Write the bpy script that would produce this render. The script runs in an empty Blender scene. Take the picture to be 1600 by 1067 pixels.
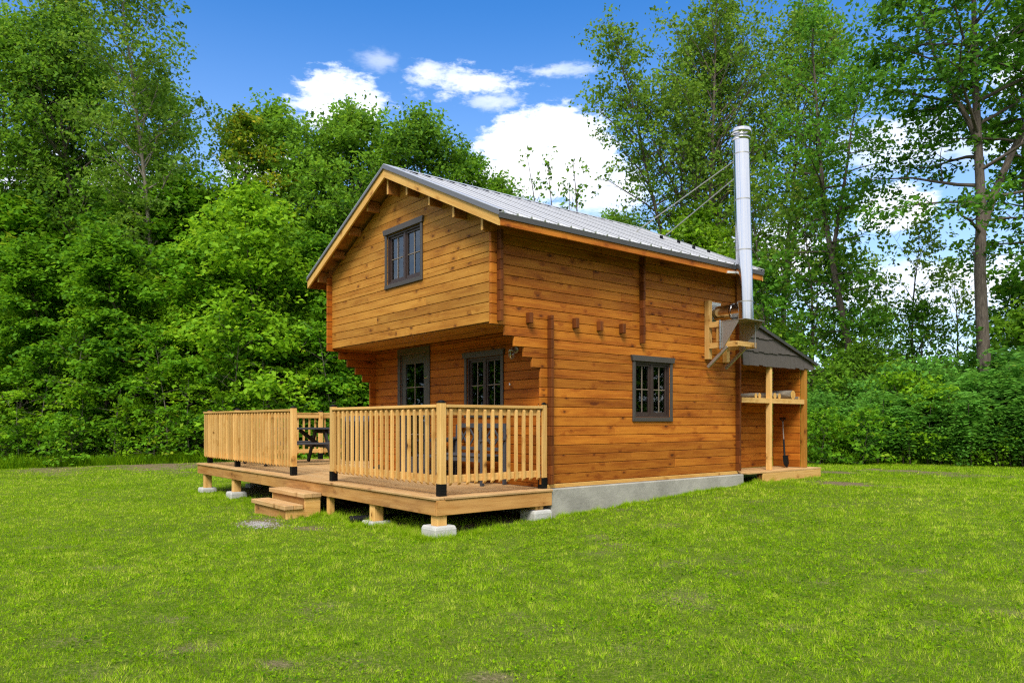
import bpy, math, random
import numpy as np
from mathutils import Vector, Matrix

scene = bpy.context.scene
COL = scene.collection
R = math.radians
rnd = random.Random(7)

# ------------------------------------------------------------------ camera
YAW = R(50.927)
cam_d = bpy.data.cameras.new("camera")
cam = bpy.data.objects.new("camera", cam_d)
COL.objects.link(cam)
CAMX, CAMY, CAMZ = 7.486, -6.693, 0.91
cam.location = (CAMX, CAMY, CAMZ)
cam.rotation_euler = (R(90), 0, YAW)
cam_d.sensor_width = 36.0
cam_d.lens = 1155.3 / 1600 * 36.0
cam_d.shift_y = 124.5 / 1600
cam_d.clip_start = 0.05
cam_d.clip_end = 3000
scene.camera = cam

# ------------------------------------------------------------------ light
SUN_EL = R(48)
SUN_DIR = Vector((0.62, -0.72, 0.0)).normalized()          # horizontal direction TOWARDS the sun
world = bpy.data.worlds.new("World")
scene.world = world
world.use_nodes = True

def build_world():
    nt = world.node_tree
    nt.nodes.clear()
    N = nt.nodes.new
    L = nt.links.new
    out = N("ShaderNodeOutputWorld")
    bg = N("ShaderNodeBackground")
    sky = N("ShaderNodeTexSky")
    sky.sky_type = 'NISHITA'
    sky.sun_disc = False
    sky.sun_elevation = SUN_EL
    sky.sun_rotation = math.atan2(SUN_DIR.x, SUN_DIR.y)
    sky.altitude = 200
    sky.air_density = 1.0
    sky.dust_density = 0.6
    sky.ozone_density = 2.0
    hs = N("ShaderNodeHueSaturation")
    hs.inputs['Saturation'].default_value = 1.38
    hs.inputs['Hue'].default_value = .507
    hs.inputs['Value'].default_value = 0.93
    L(sky.outputs[0], hs.inputs['Color'])
    tc = N("ShaderNodeTexCoord")
    sep = N("ShaderNodeSeparateXYZ")
    L(tc.outputs['Generated'], sep.inputs[0])

    def m(op, a, b=None, c=None, clamp=False):
        n = N("ShaderNodeMath")
        n.operation = op
        n.use_clamp = clamp
        for i, v in enumerate((a, b, c)):
            if v is None:
                continue
            if hasattr(v, 'is_linked') or hasattr(v, 'links'):
                L(v, n.inputs[i])
            else:
                n.inputs[i].default_value = v
        return n.outputs[0]
    # azimuth (clockwise from the north-west line the lawn looks along) and elevation, degrees
    az0 = m('ARCTAN2', sep.outputs[1], sep.outputs[0])
    az = m('MULTIPLY', m('SUBTRACT', R(90) + YAW, az0), 180 / math.pi)
    el = m('MULTIPLY', m('ARCSINE', sep.outputs[2]), 180 / math.pi)
    nz = N("ShaderNodeTexNoise")
    nz.inputs['Scale'].default_value = 9.0
    nz.inputs['Detail'].default_value = 8.0
    nz.inputs['Roughness'].default_value = 0.6
    L(tc.outputs['Generated'], nz.inputs['Vector'])
    nz2 = N("ShaderNodeTexNoise")
    nz2.inputs['Scale'].default_value = 30.0
    nz2.inputs['Detail'].default_value = 5.0
    mp = N("ShaderNodeMapping")
    mp.inputs['Scale'].default_value = (1, 1, 2.6)
    L(tc.outputs['Generated'], mp.inputs[0])
    L(mp.outputs[0], nz2.inputs['Vector'])
    nz3 = N("ShaderNodeTexNoise")
    nz3.inputs['Scale'].default_value = 55.0
    nz3.inputs['Detail'].default_value = 8.0
    nz3.inputs['Roughness'].default_value = 0.62
    L(mp.outputs[0], nz3.inputs['Vector'])
    nzc3 = m('SUBTRACT', nz3.outputs[0], 0.5)
    nzc = m('SUBTRACT', nz.outputs[0], 0.5)
    nzc2 = m('SUBTRACT', nz2.outputs[0], 0.5)

    def cloud(ca, ce, ra, re, soft, amp, top=1.0):
        dx = m('DIVIDE', m('SUBTRACT', az, ca), ra)
        dy = m('DIVIDE', m('SUBTRACT', el, ce), re)
        d = m('SQRT', m('ADD', m('MULTIPLY', dx, dx), m('MULTIPLY', dy, dy)))
        d = m('ADD', d, m('MULTIPLY', nzc, amp))
        d = m('ADD', d, m('MULTIPLY', nzc2, amp * 0.55))
        d = m('ADD', d, m('MULTIPLY', nzc3, amp * 0.75))
        v = m('DIVIDE', m('SUBTRACT', 1.0, d), soft, clamp=True)
        v = m('MULTIPLY', m('MULTIPLY', v, v), m('SUBTRACT', 3.0, m('MULTIPLY', v, 2.0)))
        return m('MULTIPLY', v, top)
    cl = None
    for a in [(2.9, 19.7, 6.3, 3.8, .26, .85, 1.0), (7.2, 17.3, 4.6, 2.2, .5, 1.1, .9), (-1.5, 18.4, 3.6, 1.9, .5, 1.1, .85),
              (-13.0, 22.3, 4.0, 2.7, .45, 1.5, .95), (-10.3, 25.6, 2.2, .9, .9, 1.5, .4),
              (-3.4, 24.5, 4.6, 1.4, .9, 2.6, .85), (-6.6, 25.0, 2.0, 1.1, .7, 1.8, .7), (-1.5, 23.4, 2.6, .9, .9, 2.2, .6),
              (3.3, 25.3, 3.0, .6, 1.0, 2.4, .6),
              (28, 18.4, 5, 2.2, .7, 1.6, .75), (27.5, 14.3, 3.2, 1.9, .4, 1.0, .95), (35, 22, 2.6, 2.4, .5, 1.3, .9),
              (33, 17.5, 4, 1.4, .7, 1.5, .6), (19, 12, 7, 3, .6, 1.4, .9), (30, 9, 12, 2.6, .7, 1.3, .8),
              (-18.5, 18, 3.5, 3, .6, 1.2, .9), (-30, 15, 8, 3.5, .6, 1.2, .85),
              (70, 22, 18, 8, .5, 1.2, .95), (-70, 24, 20, 8, .5, 1.2, .95), (130, 26, 25, 9, .5, 1.3, .95),
              (-130, 28, 25, 9, .5, 1.3, .95), (180, 22, 18, 7, .5, 1.3, .95), (15, 62, 40, 12, .6, 1.6, .8), (-160, 66, 60, 12, .6, 1.6, .9)]:
        c = cloud(*a)
        cl = c if cl is None else m('MAXIMUM', cl, c)
    # broken white overcast filling the sky on the other side and overhead
    side = m('DIVIDE', m('SUBTRACT', m('ABSOLUTE', m('WRAP', az, 180.0, -180.0)), 58.0), 22.0, clamp=True)
    zen = m('DIVIDE', m('SUBTRACT', el, 42.0), 14.0, clamp=True)
    ovc = m('MAXIMUM', side, zen)
    ovc = m('MULTIPLY', ovc, m('MULTIPLY_ADD', nzc, 5.0, 0.95, clamp=True))
    cl = m('MAXIMUM', cl, ovc)
    # milky band near the horizon
    hz = m('SUBTRACT', 1.0, m('DIVIDE', el, 30.0), clamp=True)
    hz = m('MULTIPLY', m('POWER', hz, 1.5), .85)
    mixh = N("ShaderNodeMixRGB")
    mixh.inputs[2].default_value = (3.2, 4.0, 5.4, 1)
    L(hz, mixh.inputs[0])
    L(hs.outputs[0], mixh.inputs[1])
    mix = N("ShaderNodeMixRGB")
    L(cl, mix.inputs[0])
    L(mixh.outputs[0], mix.inputs[1])
    shade = N("ShaderNodeMixRGB")
    shade.inputs[1].default_value = (4.0, 4.5, 5.5, 1)
    shade.inputs[2].default_value = (6.0, 6.0, 6.1, 1)
    sh = m('ADD', m('MULTIPLY', nzc, 4.5), m('MULTIPLY_ADD', nzc3, 2.4, 0.62), clamp=True)
    L(sh, shade.inputs[0])
    L(shade.outputs[0], mix.inputs[2])
    L(mix.outputs[0], bg.inputs[0])
    bg.inputs[1].default_value = 0.123
    L(bg.outputs[0], out.inputs[0])
build_world()

sun_d = bpy.data.lights.new("sun", 'SUN')
sun_d.energy = 2.1
sun_d.angle = R(20)
sun_d.color = (1.0, 0.95, 0.86)
sun = bpy.data.objects.new("sun", sun_d)
COL.objects.link(sun)
to_sun = Vector((SUN_DIR.x * math.cos(SUN_EL), SUN_DIR.y * math.cos(SUN_EL), math.sin(SUN_EL)))
sun.rotation_euler = to_sun.to_track_quat('Z', 'Y').to_euler()
sun.location = to_sun * 60

vs = scene.view_settings
vs.view_transform = 'Standard'
vs.look = 'None'
vs.exposure = 1.05
vs.gamma = 1.0
scene.cycles.max_bounces = 8
scene.cycles.use_denoising = False
scene.cycles.pixel_filter_type = 'BLACKMAN_HARRIS'
scene.cycles.filter_width = 1.25
scene.cycles.sample_clamp_indirect = 6.0
scene.cycles.transparent_max_bounces = 8

# ------------------------------------------------------------------ helpers
def tag(o, label=None, cat=None, group=None, kind=None):
    if label: o['label'] = label
    if cat: o['category'] = cat
    if group: o['group'] = group
    if kind: o['kind'] = kind
    return o

def empty(name, loc=(0, 0, 0), label=None, cat=None, group=None, rz=0):
    o = bpy.data.objects.new(name, None)
    COL.objects.link(o)
    o.location = loc
    o.rotation_euler = (0, 0, rz)
    o.empty_display_size = 0.2
    return tag(o, label, cat, group)

class MB:
    """mesh builder: every piece carries its own grain frame (gco) and tint"""
    def __init__(s, seed=1):
        s.v = []; s.f = []; s.g = []; s.t = []; s.sm = []
        s.r = random.Random(seed)
    def add(s, vs_, fs, g=None, tint=None, smooth=False):
        b = len(s.v)
        s.v += [tuple(p) for p in vs_]
        s.f += [tuple(i + b for i in f) for f in fs]
        s.sm += [smooth] * len(fs)
        t = s.r.random() if tint is None else tint
        s.t += [t] * len(vs_)
        if g is None: g = vs_
        ox, oy, oz = (s.r.random() * 60 for _ in range(3))
        s.g += [(p[0] + ox, p[1] + oy, p[2] + oz) for p in g]
    def box(s, x0, x1, y0, y1, z0, z1, b=.003, tint=None, M=None):
        c = ((x0 + x1) / 2, (y0 + y1) / 2, (z0 + z1) / 2)
        h = (abs(x1 - x0) / 2, abs(y1 - y0) / 2, abs(z1 - z0) / 2)
        T = Matrix.Translation(c)
        if M is not None: T = M @ T
        s.obox(T, h, b, tint)
    def obox(s, T, h, b=.003, tint=None):
        b = min(b, min(h) * .45)
        vs_ = []; idx = {}
        for sx in (-1, 1):
            for sy in (-1, 1):
                for sz in (-1, 1):
                    for ax in range(3):
                        p = [sx * (h[0] - (0 if ax == 0 else b)), sy * (h[1] - (0 if ax == 1 else b)), sz * (h[2] - (0 if ax == 2 else b))]
                        idx[(sx, sy, sz, ax)] = len(vs_)
                        vs_.append(Vector(p))
        fs = []
        def face(keys):
            pts = [idx[k] for k in keys]
            n = (vs_[pts[1]] - vs_[pts[0]]).cross(vs_[pts[2]] - vs_[pts[1]])
            c = sum((vs_[i] for i in pts), Vector()) / len(pts)
            if n.dot(c) < 0: pts.reverse()
            fs.append(pts)
        for ax in range(3):
            o = [a for a in range(3) if a != ax]
            for sg in (-1, 1):
                ks = []
                for q in ((-1, -1), (1, -1), (1, 1), (-1, 1)):
                    k = [0, 0, 0]; k[ax] = sg; k[o[0]] = q[0]; k[o[1]] = q[1]
                    ks.append((k[0], k[1], k[2], ax))
                face(ks)
        for ax in range(3):                       # edges parallel to ax
            o = [a for a in range(3) if a != ax]
            for q in ((-1, -1), (1, -1), (1, 1), (-1, 1)):
                def K(sg, w):
                    k = [0, 0, 0]; k[ax] = sg; k[o[0]] = q[0]; k[o[1]] = q[1]
                    return (k[0], k[1], k[2], w)
                face([K(-1, o[0]), K(1, o[0]), K(1, o[1]), K(-1, o[1])])
        for sx in (-1, 1):
            for sy in (-1, 1):
                for sz in (-1, 1):
                    face([(sx, sy, sz, 0), (sx, sy, sz, 1), (sx, sy, sz, 2)])
        if T.to_3x3().determinant() < 0: fs = [list(reversed(f)) for f in fs]
        order = sorted(range(3), key=lambda a: -h[a])
        g = [(p[order[0]], p[order[1]], p[order[2]]) for p in vs_]
        s.add([T @ p for p in vs_], fs, g, tint)
    def bar(s, a, b_, w, t, up=(0, 0, 1), bev=.003, tint=None):
        """box from a to b_, width w (sideways), thickness t (along up)"""
        a = Vector(a); b_ = Vector(b_)
        d = b_ - a; L = d.length; d.normalize()
        up = Vector(up)
        sd = d.cross(up).normalized()
        up = sd.cross(d).normalized()
        T = Matrix((d.to_4d(), sd.to_4d(), up.to_4d(), (0, 0, 0, 1))).transposed()
        for i in range(3): T[3][i] = 0
        T[0][3], T[1][3], T[2][3] = (a + b_) / 2
        T[3][3] = 1
        s.obox(T, (L / 2, w / 2, t / 2), bev, tint)
    def prism(s, poly, a, b_, axis='y', tint=None):
        """poly in the two axes other than `axis`, extruded between a and b_"""
        n = len(poly); vs_ = []; g = []
        for c in (a, b_):
            for (p, q) in poly:
                if axis == 'y': vs_.append((p, c, q)); g.append((p, q, c))
                elif axis == 'x': vs_.append((c, p, q)); g.append((p, q, c))
                else: vs_.append((p, q, c)); g.append((p, q, c))
        fs = [list(range(n)), list(range(2 * n - 1, n - 1, -1))]
        fs += [[i, i + n, (i + 1) % n + n, (i + 1) % n] for i in range(n)]
        # orientation fixed later by recalc
        s.add(vs_, fs, g, tint)
    def tube(s, pts, rad, seg=10, cap=True, tint=None, smooth=True):
        pts = [Vector(p) for p in pts]
        if not hasattr(rad, '__len__'): rad = [rad] * len(pts)
        vs_ = []; fs = []; g = []
        d0 = (pts[1] - pts[0]).normalized()
        u = d0.orthogonal().normalized()
        acc = 0
        for i, p in enumerate(pts):
            d = (pts[min(i + 1, len(pts) - 1)] - pts[max(i - 1, 0)]).normalized()
            u = (u - d * u.dot(d)).normalized()
            w = d.cross(u)
            if i: acc += (pts[i] - pts[i - 1]).length
            for k in range(seg):
                a = 2 * math.pi * k / seg
                o = u * math.cos(a) + w * math.sin(a)
                vs_.append(p + o * rad[i]); g.append((acc, math.cos(a) * rad[i], math.sin(a) * rad[i]))
        for i in range(len(pts) - 1):
            for k in range(seg):
                k2 = (k + 1) % seg
                fs.append([i * seg + k, i * seg + k2, (i + 1) * seg + k2, (i + 1) * seg + k])
        s.add(vs_, fs, g, tint, smooth)
        if cap:
            n = len(pts) - 1
            vv = [vs_[k] for k in range(seg)]; s.add(vv, [list(range(seg - 1, -1, -1))], None, tint)
            vv = [vs_[n * seg + k] for k in range(seg)]; s.add(vv, [list(range(seg))], None, tint)
    def lathe(s, prof, c=(0, 0, 0), seg=24, tint=None, M=None):
        vs_ = []; fs = []
        for (r, z) in prof:
            for k in range(seg):
                a = 2 * math.pi * k / seg
                p = Vector((r * math.cos(a), r * math.sin(a), z))
                if M is not None: p = M @ p
                vs_.append(p + Vector(c))
        for i in range(len(prof) - 1):
            for k in range(seg):
                k2 = (k + 1) % seg
                fs.append([i * seg + k, i * seg + k2, (i + 1) * seg + k2, (i + 1) * seg + k])
        s.add(vs_, fs, None, tint, True)
    def build(s, name, mat, parent=None, recalc=False, label=None):
        me = bpy.data.meshes.new(name)
        me.from_pydata(s.v, [], s.f)
        if recalc:
            import bmesh
            bm = bmesh.new(); bm.from_mesh(me)
            bmesh.ops.recalc_face_normals(bm, faces=bm.faces)
            bm.to_mesh(me); bm.free()
        me.polygons.foreach_set('use_smooth', s.sm)
        a = me.attributes.new('gco', 'FLOAT_VECTOR', 'POINT')
        a.data.foreach_set('vector', np.array(s.g, dtype=np.float32).ravel())
        a = me.attributes.new('tint', 'FLOAT', 'POINT')
        a.data.foreach_set('value', np.array(s.t, dtype=np.float32))
        me.materials.append(mat)
        me.update()
        o = bpy.data.objects.new(name, me)
        COL.objects.link(o)
        if parent is not None: o.parent = parent
        if label: o['label'] = label
        return o

# ------------------------------------------------------------------ materials
def new_mat(name):
    m = bpy.data.materials.new(name)
    m.use_nodes = True
    nt = m.node_tree
    nt.nodes.clear()
    out = nt.nodes.new("ShaderNodeOutputMaterial")
    p = nt.nodes.new("ShaderNodeBsdfPrincipled")
    nt.links.new(p.outputs[0], out.inputs[0])
    return m, nt, p, out

def nmath(nt, op, a, b=None, c=None, clamp=False):
    n = nt.nodes.new("ShaderNodeMath"); n.operation = op; n.use_clamp = clamp
    for i, v in enumerate((a, b, c)):
        if v is None: continue
        if isinstance(v, (int, float)): n.inputs[i].default_value = v
        else: nt.links.new(v, n.inputs[i])
    return n.outputs[0]

def nmix(nt, f, a, b, mode='MIX'):
    n = nt.nodes.new("ShaderNodeMixRGB"); n.blend_type = mode
    for i, v in enumerate((f, a, b)):
        if isinstance(v, (int, float)): n.inputs[i].default_value = v
        elif isinstance(v, tuple): n.inputs[i].default_value = (*v, 1)
        else: nt.links.new(v, n.inputs[i])
    return n.outputs[0]

def nattr(nt, name, out='Fac'):
    n = nt.nodes.new("ShaderNodeAttribute"); n.attribute_name = name
    return n.outputs[out]

def nnoise(nt, vec, scale, detail=3, rough=.5, sc3=None, dist=0):
    if sc3 is not None:
        mp = nt.nodes.new("ShaderNodeMapping"); mp.inputs['Scale'].default_value = sc3
        nt.links.new(vec, mp.inputs[0]); vec = mp.outputs[0]
    n = nt.nodes.new("ShaderNodeTexNoise")
    n.inputs['Scale'].default_value = scale; n.inputs['Detail'].default_value = detail
    n.inputs['Roughness'].default_value = rough; n.inputs['Distortion'].default_value = dist
    nt.links.new(vec, n.inputs['Vector'])
    return n.outputs[0]

def nramp(nt, f, stops):
    n = nt.nodes.new("ShaderNodeValToRGB")
    cr = n.color_ramp
    while len(cr.elements) > len(stops): cr.elements.remove(cr.elements[-1])
    while len(cr.elements) < len(stops): cr.elements.new(.5)
    for e, (p, c) in zip(cr.elements, stops):
        e.position = p; e.color = (*c, 1)
    nt.links.new(f, n.inputs[0])
    return n.outputs[0]

def wood(name, light, mid, dark, knot=(.05, .018, .006), knots=1.0, rough=.6, var=.35, grey=0.0, blotch=.35, bump=.25, spec=.16):
    m, nt, p, out = new_mat(name)
    g = nattr(nt, 'gco', 'Vector')
    tint = nattr(nt, 'tint')
    # knots: one candidate per cell along the board
    mp = nt.nodes.new("ShaderNodeMapping"); mp.inputs['Scale'].default_value = (5.2, 9.5, 2.5)
    nt.links.new(g, mp.inputs[0])
    vo = nt.nodes.new("ShaderNodeTexVoronoi"); vo.inputs['Scale'].default_value = 1.0
    nt.links.new(mp.outputs[0], vo.inputs['Vector'])
    sepc = nt.nodes.new("ShaderNodeSeparateColor"); nt.links.new(vo.outputs['Color'], sepc.inputs[0])
    gate = nmath(nt, 'GREATER_THAN', sepc.outputs[0], 1 - .30 * knots)
    rad = nmath(nt, 'MULTIPLY_ADD', sepc.outputs[1], .14, .09)
    kd = nmath(nt, 'DIVIDE', vo.outputs['Distance'], rad)
    kwarp = nnoise(nt, g, 30, 3, .6)
    kd = nmath(nt, 'ADD', kd, nmath(nt, 'MULTIPLY', nmath(nt, 'SUBTRACT', kwarp, .5), 1.2))
    kn = nmath(nt, 'MULTIPLY', nmath(nt, 'SUBTRACT', 1.25, kd, clamp=True), gate, clamp=True)
    halo = nmath(nt, 'MULTIPLY', nmath(nt, 'SUBTRACT', 1.0, nmath(nt, 'DIVIDE', kd, 3.2), clamp=True), gate, clamp=True)
    # grain
    mp2 = nt.nodes.new("ShaderNodeMapping"); mp2.inputs['Scale'].default_value = (1.6, 34, 34)
    nt.links.new(g, mp2.inputs[0])
    addv = nt.nodes.new("ShaderNodeVectorMath"); addv.operation = 'ADD'
    cmb = nt.nodes.new("ShaderNodeCombineXYZ")
    nt.links.new(nmath(nt, 'MULTIPLY', halo, 3.0), cmb.inputs[1])
    nt.links.new(mp2.outputs[0], addv.inputs[0]); nt.links.new(cmb.outputs[0], addv.inputs[1])
    gr = nnoise(nt, addv.outputs[0], 1.0, 4, .6, dist=.5)
    fine = nnoise(nt, g, 1.0, 2, .6, sc3=(6, 190, 190))
    big = nnoise(nt, g, 1.0, 3, .55, sc3=(1.1, 5, 5))
    f = nmath(nt, 'ADD', nmath(nt, 'MULTIPLY_ADD', nmath(nt, 'SUBTRACT', gr, .5), .50, .27), nmath(nt, 'MULTIPLY_ADD', nmath(nt, 'SUBTRACT', fine, .5), .28, .27))
    f = nmath(nt, 'ADD', f, nmath(nt, 'MULTIPLY', nmath(nt, 'SUBTRACT', big, .5), blotch * 1.6))
    f = nmath(nt, 'SUBTRACT', f, nmath(nt, 'MULTIPLY', halo, .22))
    col = nramp(nt, f, [(.24, dark), (.44, mid), (.66, light)])
    col = nmix(nt, nmath(nt, 'MULTIPLY', kn, .85), col, knot)
    if grey > 0:
        gm = nnoise(nt, g, 1.0, 4, .6, sc3=(.7, 3, 3))
        gm = nmath(nt, 'MULTIPLY', nmath(nt, 'SUBTRACT', gm, .45, clamp=True), 4 * grey, clamp=True)
        col = nmix(nt, gm, col, (.20, .17, .13))
    br = nmath(nt, 'MULTIPLY_ADD', tint, var * 2, 1 - var)
    mul = nt.nodes.new("ShaderNodeVectorMath"); mul.operation = 'SCALE'
    nt.links.new(col, mul.inputs[0]); nt.links.new(br, mul.inputs['Scale'])
    nt.links.new(mul.outputs[0], p.inputs['Base Color'])
    p.inputs['Roughness'].default_value = rough
    p.inputs['Specular IOR Level'].default_value = spec
    bp = nt.nodes.new("ShaderNodeBump"); bp.inputs['Strength'].default_value = bump; bp.inputs['Distance'].default_value = .004
    nt.links.new(f, bp.inputs['Height']); nt.links.new(bp.outputs[0], p.inputs['Normal'])
    return m

def plain(name, col, rough=.5, metal=0.0, var=.12, scale=6, bump=0.0, spec=.5):
    m, nt, p, out = new_mat(name)
    tcn = nt.nodes.new("ShaderNodeTexCoord")
    n = nnoise(nt, tcn.outputs['Object'], scale, 5, .6)
    br = nmath(nt, 'MULTIPLY_ADD', n, var * 2, 1 - var)
    mul = nt.nodes.new("ShaderNodeVectorMath"); mul.operation = 'SCALE'
    mul.inputs[0].default_value = col
    nt.links.new(br, mul.inputs['Scale'])
    nt.links.new(mul.outputs[0], p.inputs['Base Color'])
    rr = nmath(nt, 'MULTIPLY_ADD', n, .2, rough - .1, clamp=True)
    nt.links.new(rr, p.inputs['Roughness'])
    p.inputs['Metallic'].default_value = metal
    p.inputs['Specular IOR Level'].default_value = spec
    if bump:
        bp = nt.nodes.new("ShaderNodeBump"); bp.inputs['Strength'].default_value = bump; bp.inputs['Distance'].default_value = .01
        n2 = nnoise(nt, tcn.outputs['Object'], scale * 8, 5, .7)
        nt.links.new(n2, bp.inputs['Height']); nt.links.new(bp.outputs[0], p.inputs['Normal'])
    return m

M = {}
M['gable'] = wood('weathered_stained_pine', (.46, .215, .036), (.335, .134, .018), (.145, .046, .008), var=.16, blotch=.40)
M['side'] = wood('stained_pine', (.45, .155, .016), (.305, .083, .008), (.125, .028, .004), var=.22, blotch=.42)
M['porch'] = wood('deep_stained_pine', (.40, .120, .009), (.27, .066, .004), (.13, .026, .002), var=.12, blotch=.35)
M['endgrain'] = wood('log_end_wood', (.17, .050, .010), (.105, .028, .006), (.035, .010, .003), var=.3, knots=0)
M['core'] = plain('wall_core', (.018, .008, .003), .9)
M['fascia'] = wood('fascia_pine', (.66, .40, .12), (.52, .27, .066), (.34, .14, .03), var=.08, knots=.8, blotch=.2)
M['soffit'] = wood('soffit_pine', (.38, .16, .04), (.26, .09, .02), (.14, .04, .008), var=.15, knots=.8)
M['deckwood'] = wood('deck_timber', (.56, .36, .165), (.44, .245, .092), (.28, .13, .045), var=.14, knots=.6, grey=.25, blotch=.25)
M['newwood'] = wood('rail_timber', (.68, .42, .150), (.53, .290, .080), (.34, .15, .035), var=.18, knots=.7, blotch=.2)
M['beamwood'] = wood('skirt_timber', (.50, .265, .085), (.37, .170, .046), (.19, .078, .022), var=.10, knots=.8, grey=.16, blotch=.5)
M['trimgrey'] = plain('dark_grey_trim_paint', (.055, .046, .040), .5, var=.10)
M['doorgrey'] = plain('door_grey_paint', (.062, .058, .055), .45, var=.08)
M['sash'] = plain('dark_brown_sash', (.035, .019, .015), .45, var=.15)
M['muntin'] = plain('muntin_bar_paint', (.21, .16, .12), .5, var=.1)
M['blackmetal'] = plain('black_powder_coated_steel', (.006, .006, .006), .5, var=.2, spec=.12)
M['roofmetal'] = plain('charcoal_roof_steel', (.53, .53, .54), .36, .35, var=.07, scale=2)
M['roofcap'] = plain('roof_trim_steel', (.14, .14, .145), .38, .3, var=.08, scale=2)
M['eavetrim'] = plain('eave_trim_steel', (.062, .060, .056), .42, .2, var=.1, scale=2)
M['steel'] = plain('polished_stainless_steel', (.62, .62, .63), .16, 1.0, var=.03, scale=1.2)
M['galv'] = plain('galvanised_steel', (.36, .355, .33), .45, .7, var=.12)
M['ribline'] = plain('dark_rib_line', (.03, .03, .032), .8, var=.2)
M['white'] = plain('white_metal_plate', (.72, .72, .70), .4, .2, var=.06)
M['concrete'] = plain('cast_concrete', (.32, .305, .265), .9, var=.65, scale=2.4, bump=.7, spec=.2)
M['block'] = plain('precast_concrete', (.44, .43, .40), .9, var=.28, scale=8, bump=.6, spec=.2)
M['shake'] = plain('brown_shake_siding', (.075, .062, .052), .8, var=.15, scale=9, bump=.4)
M['darkfurn'] = plain('charcoal_painted_timber', (.028, .025, .026), .55, var=.2, spec=.2)
M['greyfurn'] = plain('grey_painted_timber', (.060, .061, .068), .55, var=.2, spec=.2)
M['rubber'] = plain('black_rubber', (.008, .008, .009), .6, var=.2, spec=.15)
M['cover'] = plain('black_vinyl_cover', (.007, .006, .008), .6, var=.3, spec=.12)
M['gravel'] = plain('grey_gravel', (.27, .255, .235), .95, var=.3, scale=20)

def bark(name, c1, c2):
    m, nt, p, out = new_mat(name)
    g = nattr(nt, 'gco', 'Vector')
    n = nnoise(nt, g, 1.0, 5, .65, sc3=(5, 30, 30))
    col = nramp(nt, n, [(.3, c1), (.7, c2)])
    nt.links.new(col, p.inputs['Base Color'])
    p.inputs['Roughness'].default_value = .9
    bp = nt.nodes.new("ShaderNodeBump"); bp.inputs['Strength'].default_value = .8; bp.inputs['Distance'].default_value = .03
    nt.links.new(n, bp.inputs['Height']); nt.links.new(bp.outputs[0], p.inputs['Normal'])
    return m
M['bark'] = bark('grey_brown_bark', (.035, .026, .019), (.145, .115, .088))
M['palebark'] = bark('pale_bark', (.09, .075, .055), (.30, .26, .20))

def foliage(name, c_dark, c_mid, c_yel, trans=.38, yel=.12, spec=.14):
    m, nt, p, out = new_mat(name)
    t = nattr(nt, 'tint')
    cl = nattr(nt, 'clump')
    oi = nt.nodes.new("ShaderNodeObjectInfo")
    f = nmath(nt, 'ADD', nmath(nt, 'MULTIPLY', t, .45), nmath(nt, 'MULTIPLY', cl, .55))
    f = nmath(nt, 'ADD', f, nmath(nt, 'MULTIPLY', nmath(nt, 'SUBTRACT', oi.outputs['Random'], .5), .25))
    col = nramp(nt, f, [(.12, c_dark), (.58, c_mid), (1 - yel * .6, c_mid), (1.0, c_yel)])
    nt.links.new(col, p.inputs['Base Color'])
    p.inputs['Roughness'].default_value = .6
    p.inputs['Specular IOR Level'].default_value = spec
    tr = nt.nodes.new("ShaderNodeBsdfTranslucent")
    hs = nt.nodes.new("ShaderNodeHueSaturation"); hs.inputs['Hue'].default_value = .485; hs.inputs['Value'].default_value = 1.5
    nt.links.new(col, hs.inputs['Color']); nt.links.new(hs.outputs[0], tr.inputs[0])
    mx = nt.nodes.new("ShaderNodeMixShader"); mx.inputs[0].default_value = trans
    nt.links.new(p.outputs[0], mx.inputs[1]); nt.links.new(tr.outputs[0], mx.inputs[2])
    nt.links.new(mx.outputs[0], out.inputs[0])
    return m
M['maple'] = foliage('maple_leaves', (.034, .12, .007), (.14, .33, .012), (.40, .48, .03), .42, yel=.3)
M['maplelight'] = foliage('light_maple_leaves', (.07, .19, .008), (.24, .45, .016), (.52, .58, .03), .45, yel=.3)
M['ash'] = foliage('ash_leaves', (.032, .10, .010), (.16, .33, .020), (.34, .38, .03), .42, yel=.25)
M['poplar'] = foliage('poplar_leaves', (.045, .115, .012), (.16, .29, .024), (.40, .43, .06), .42, yel=.4)
M['yellowing'] = foliage('yellowing_leaves', (.06, .15, .010), (.20, .30, .015), (.60, .46, .02), .45, yel=.8)
M['elm'] = foliage('elm_leaves', (.028, .10, .010), (.105, .27, .018), (.26, .38, .02), .42, yel=.2)
M['sumac'] = foliage('sumac_leaves', (.045, .15, .020), (.15, .37, .045), (.28, .38, .04), .42)
M['grass'] = foliage('grass_blades', (.052, .150, .004), (.255, .430, .006), (.56, .58, .10), .36, yel=.5, spec=.03)

def glass_mat():
    m, nt, p, out = new_mat('window_glass')
    nt.nodes.remove(p)
    gl = nt.nodes.new("ShaderNodeBsdfGlossy"); gl.inputs['Roughness'].default_value = .02
    gl.inputs['Color'].default_value = (.9, .95, .95, 1)
    tr = nt.nodes.new("ShaderNodeBsdfTransparent"); tr.inputs[0].default_value = (.75, .8, .78, 1)
    fr = nt.nodes.new("ShaderNodeFresnel"); fr.inputs[0].default_value = 1.55
    f = nmath(nt, 'MULTIPLY_ADD', fr.outputs[0], 1.0, .03, clamp=True)
    mx = nt.nodes.new("ShaderNodeMixShader")
    nt.links.new(f, mx.inputs[0]); nt.links.new(tr.outputs[0], mx.inputs[1]); nt.links.new(gl.outputs[0], mx.inputs[2])
    nt.links.new(mx.outputs[0], out.inputs[0])
    return m
M['glass'] = glass_mat()

# ------------------------------------------------------------------ ground
def smooth01(t):
    t = np.clip(t, 0, 1)
    return t * t * (3 - 2 * t)

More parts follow.
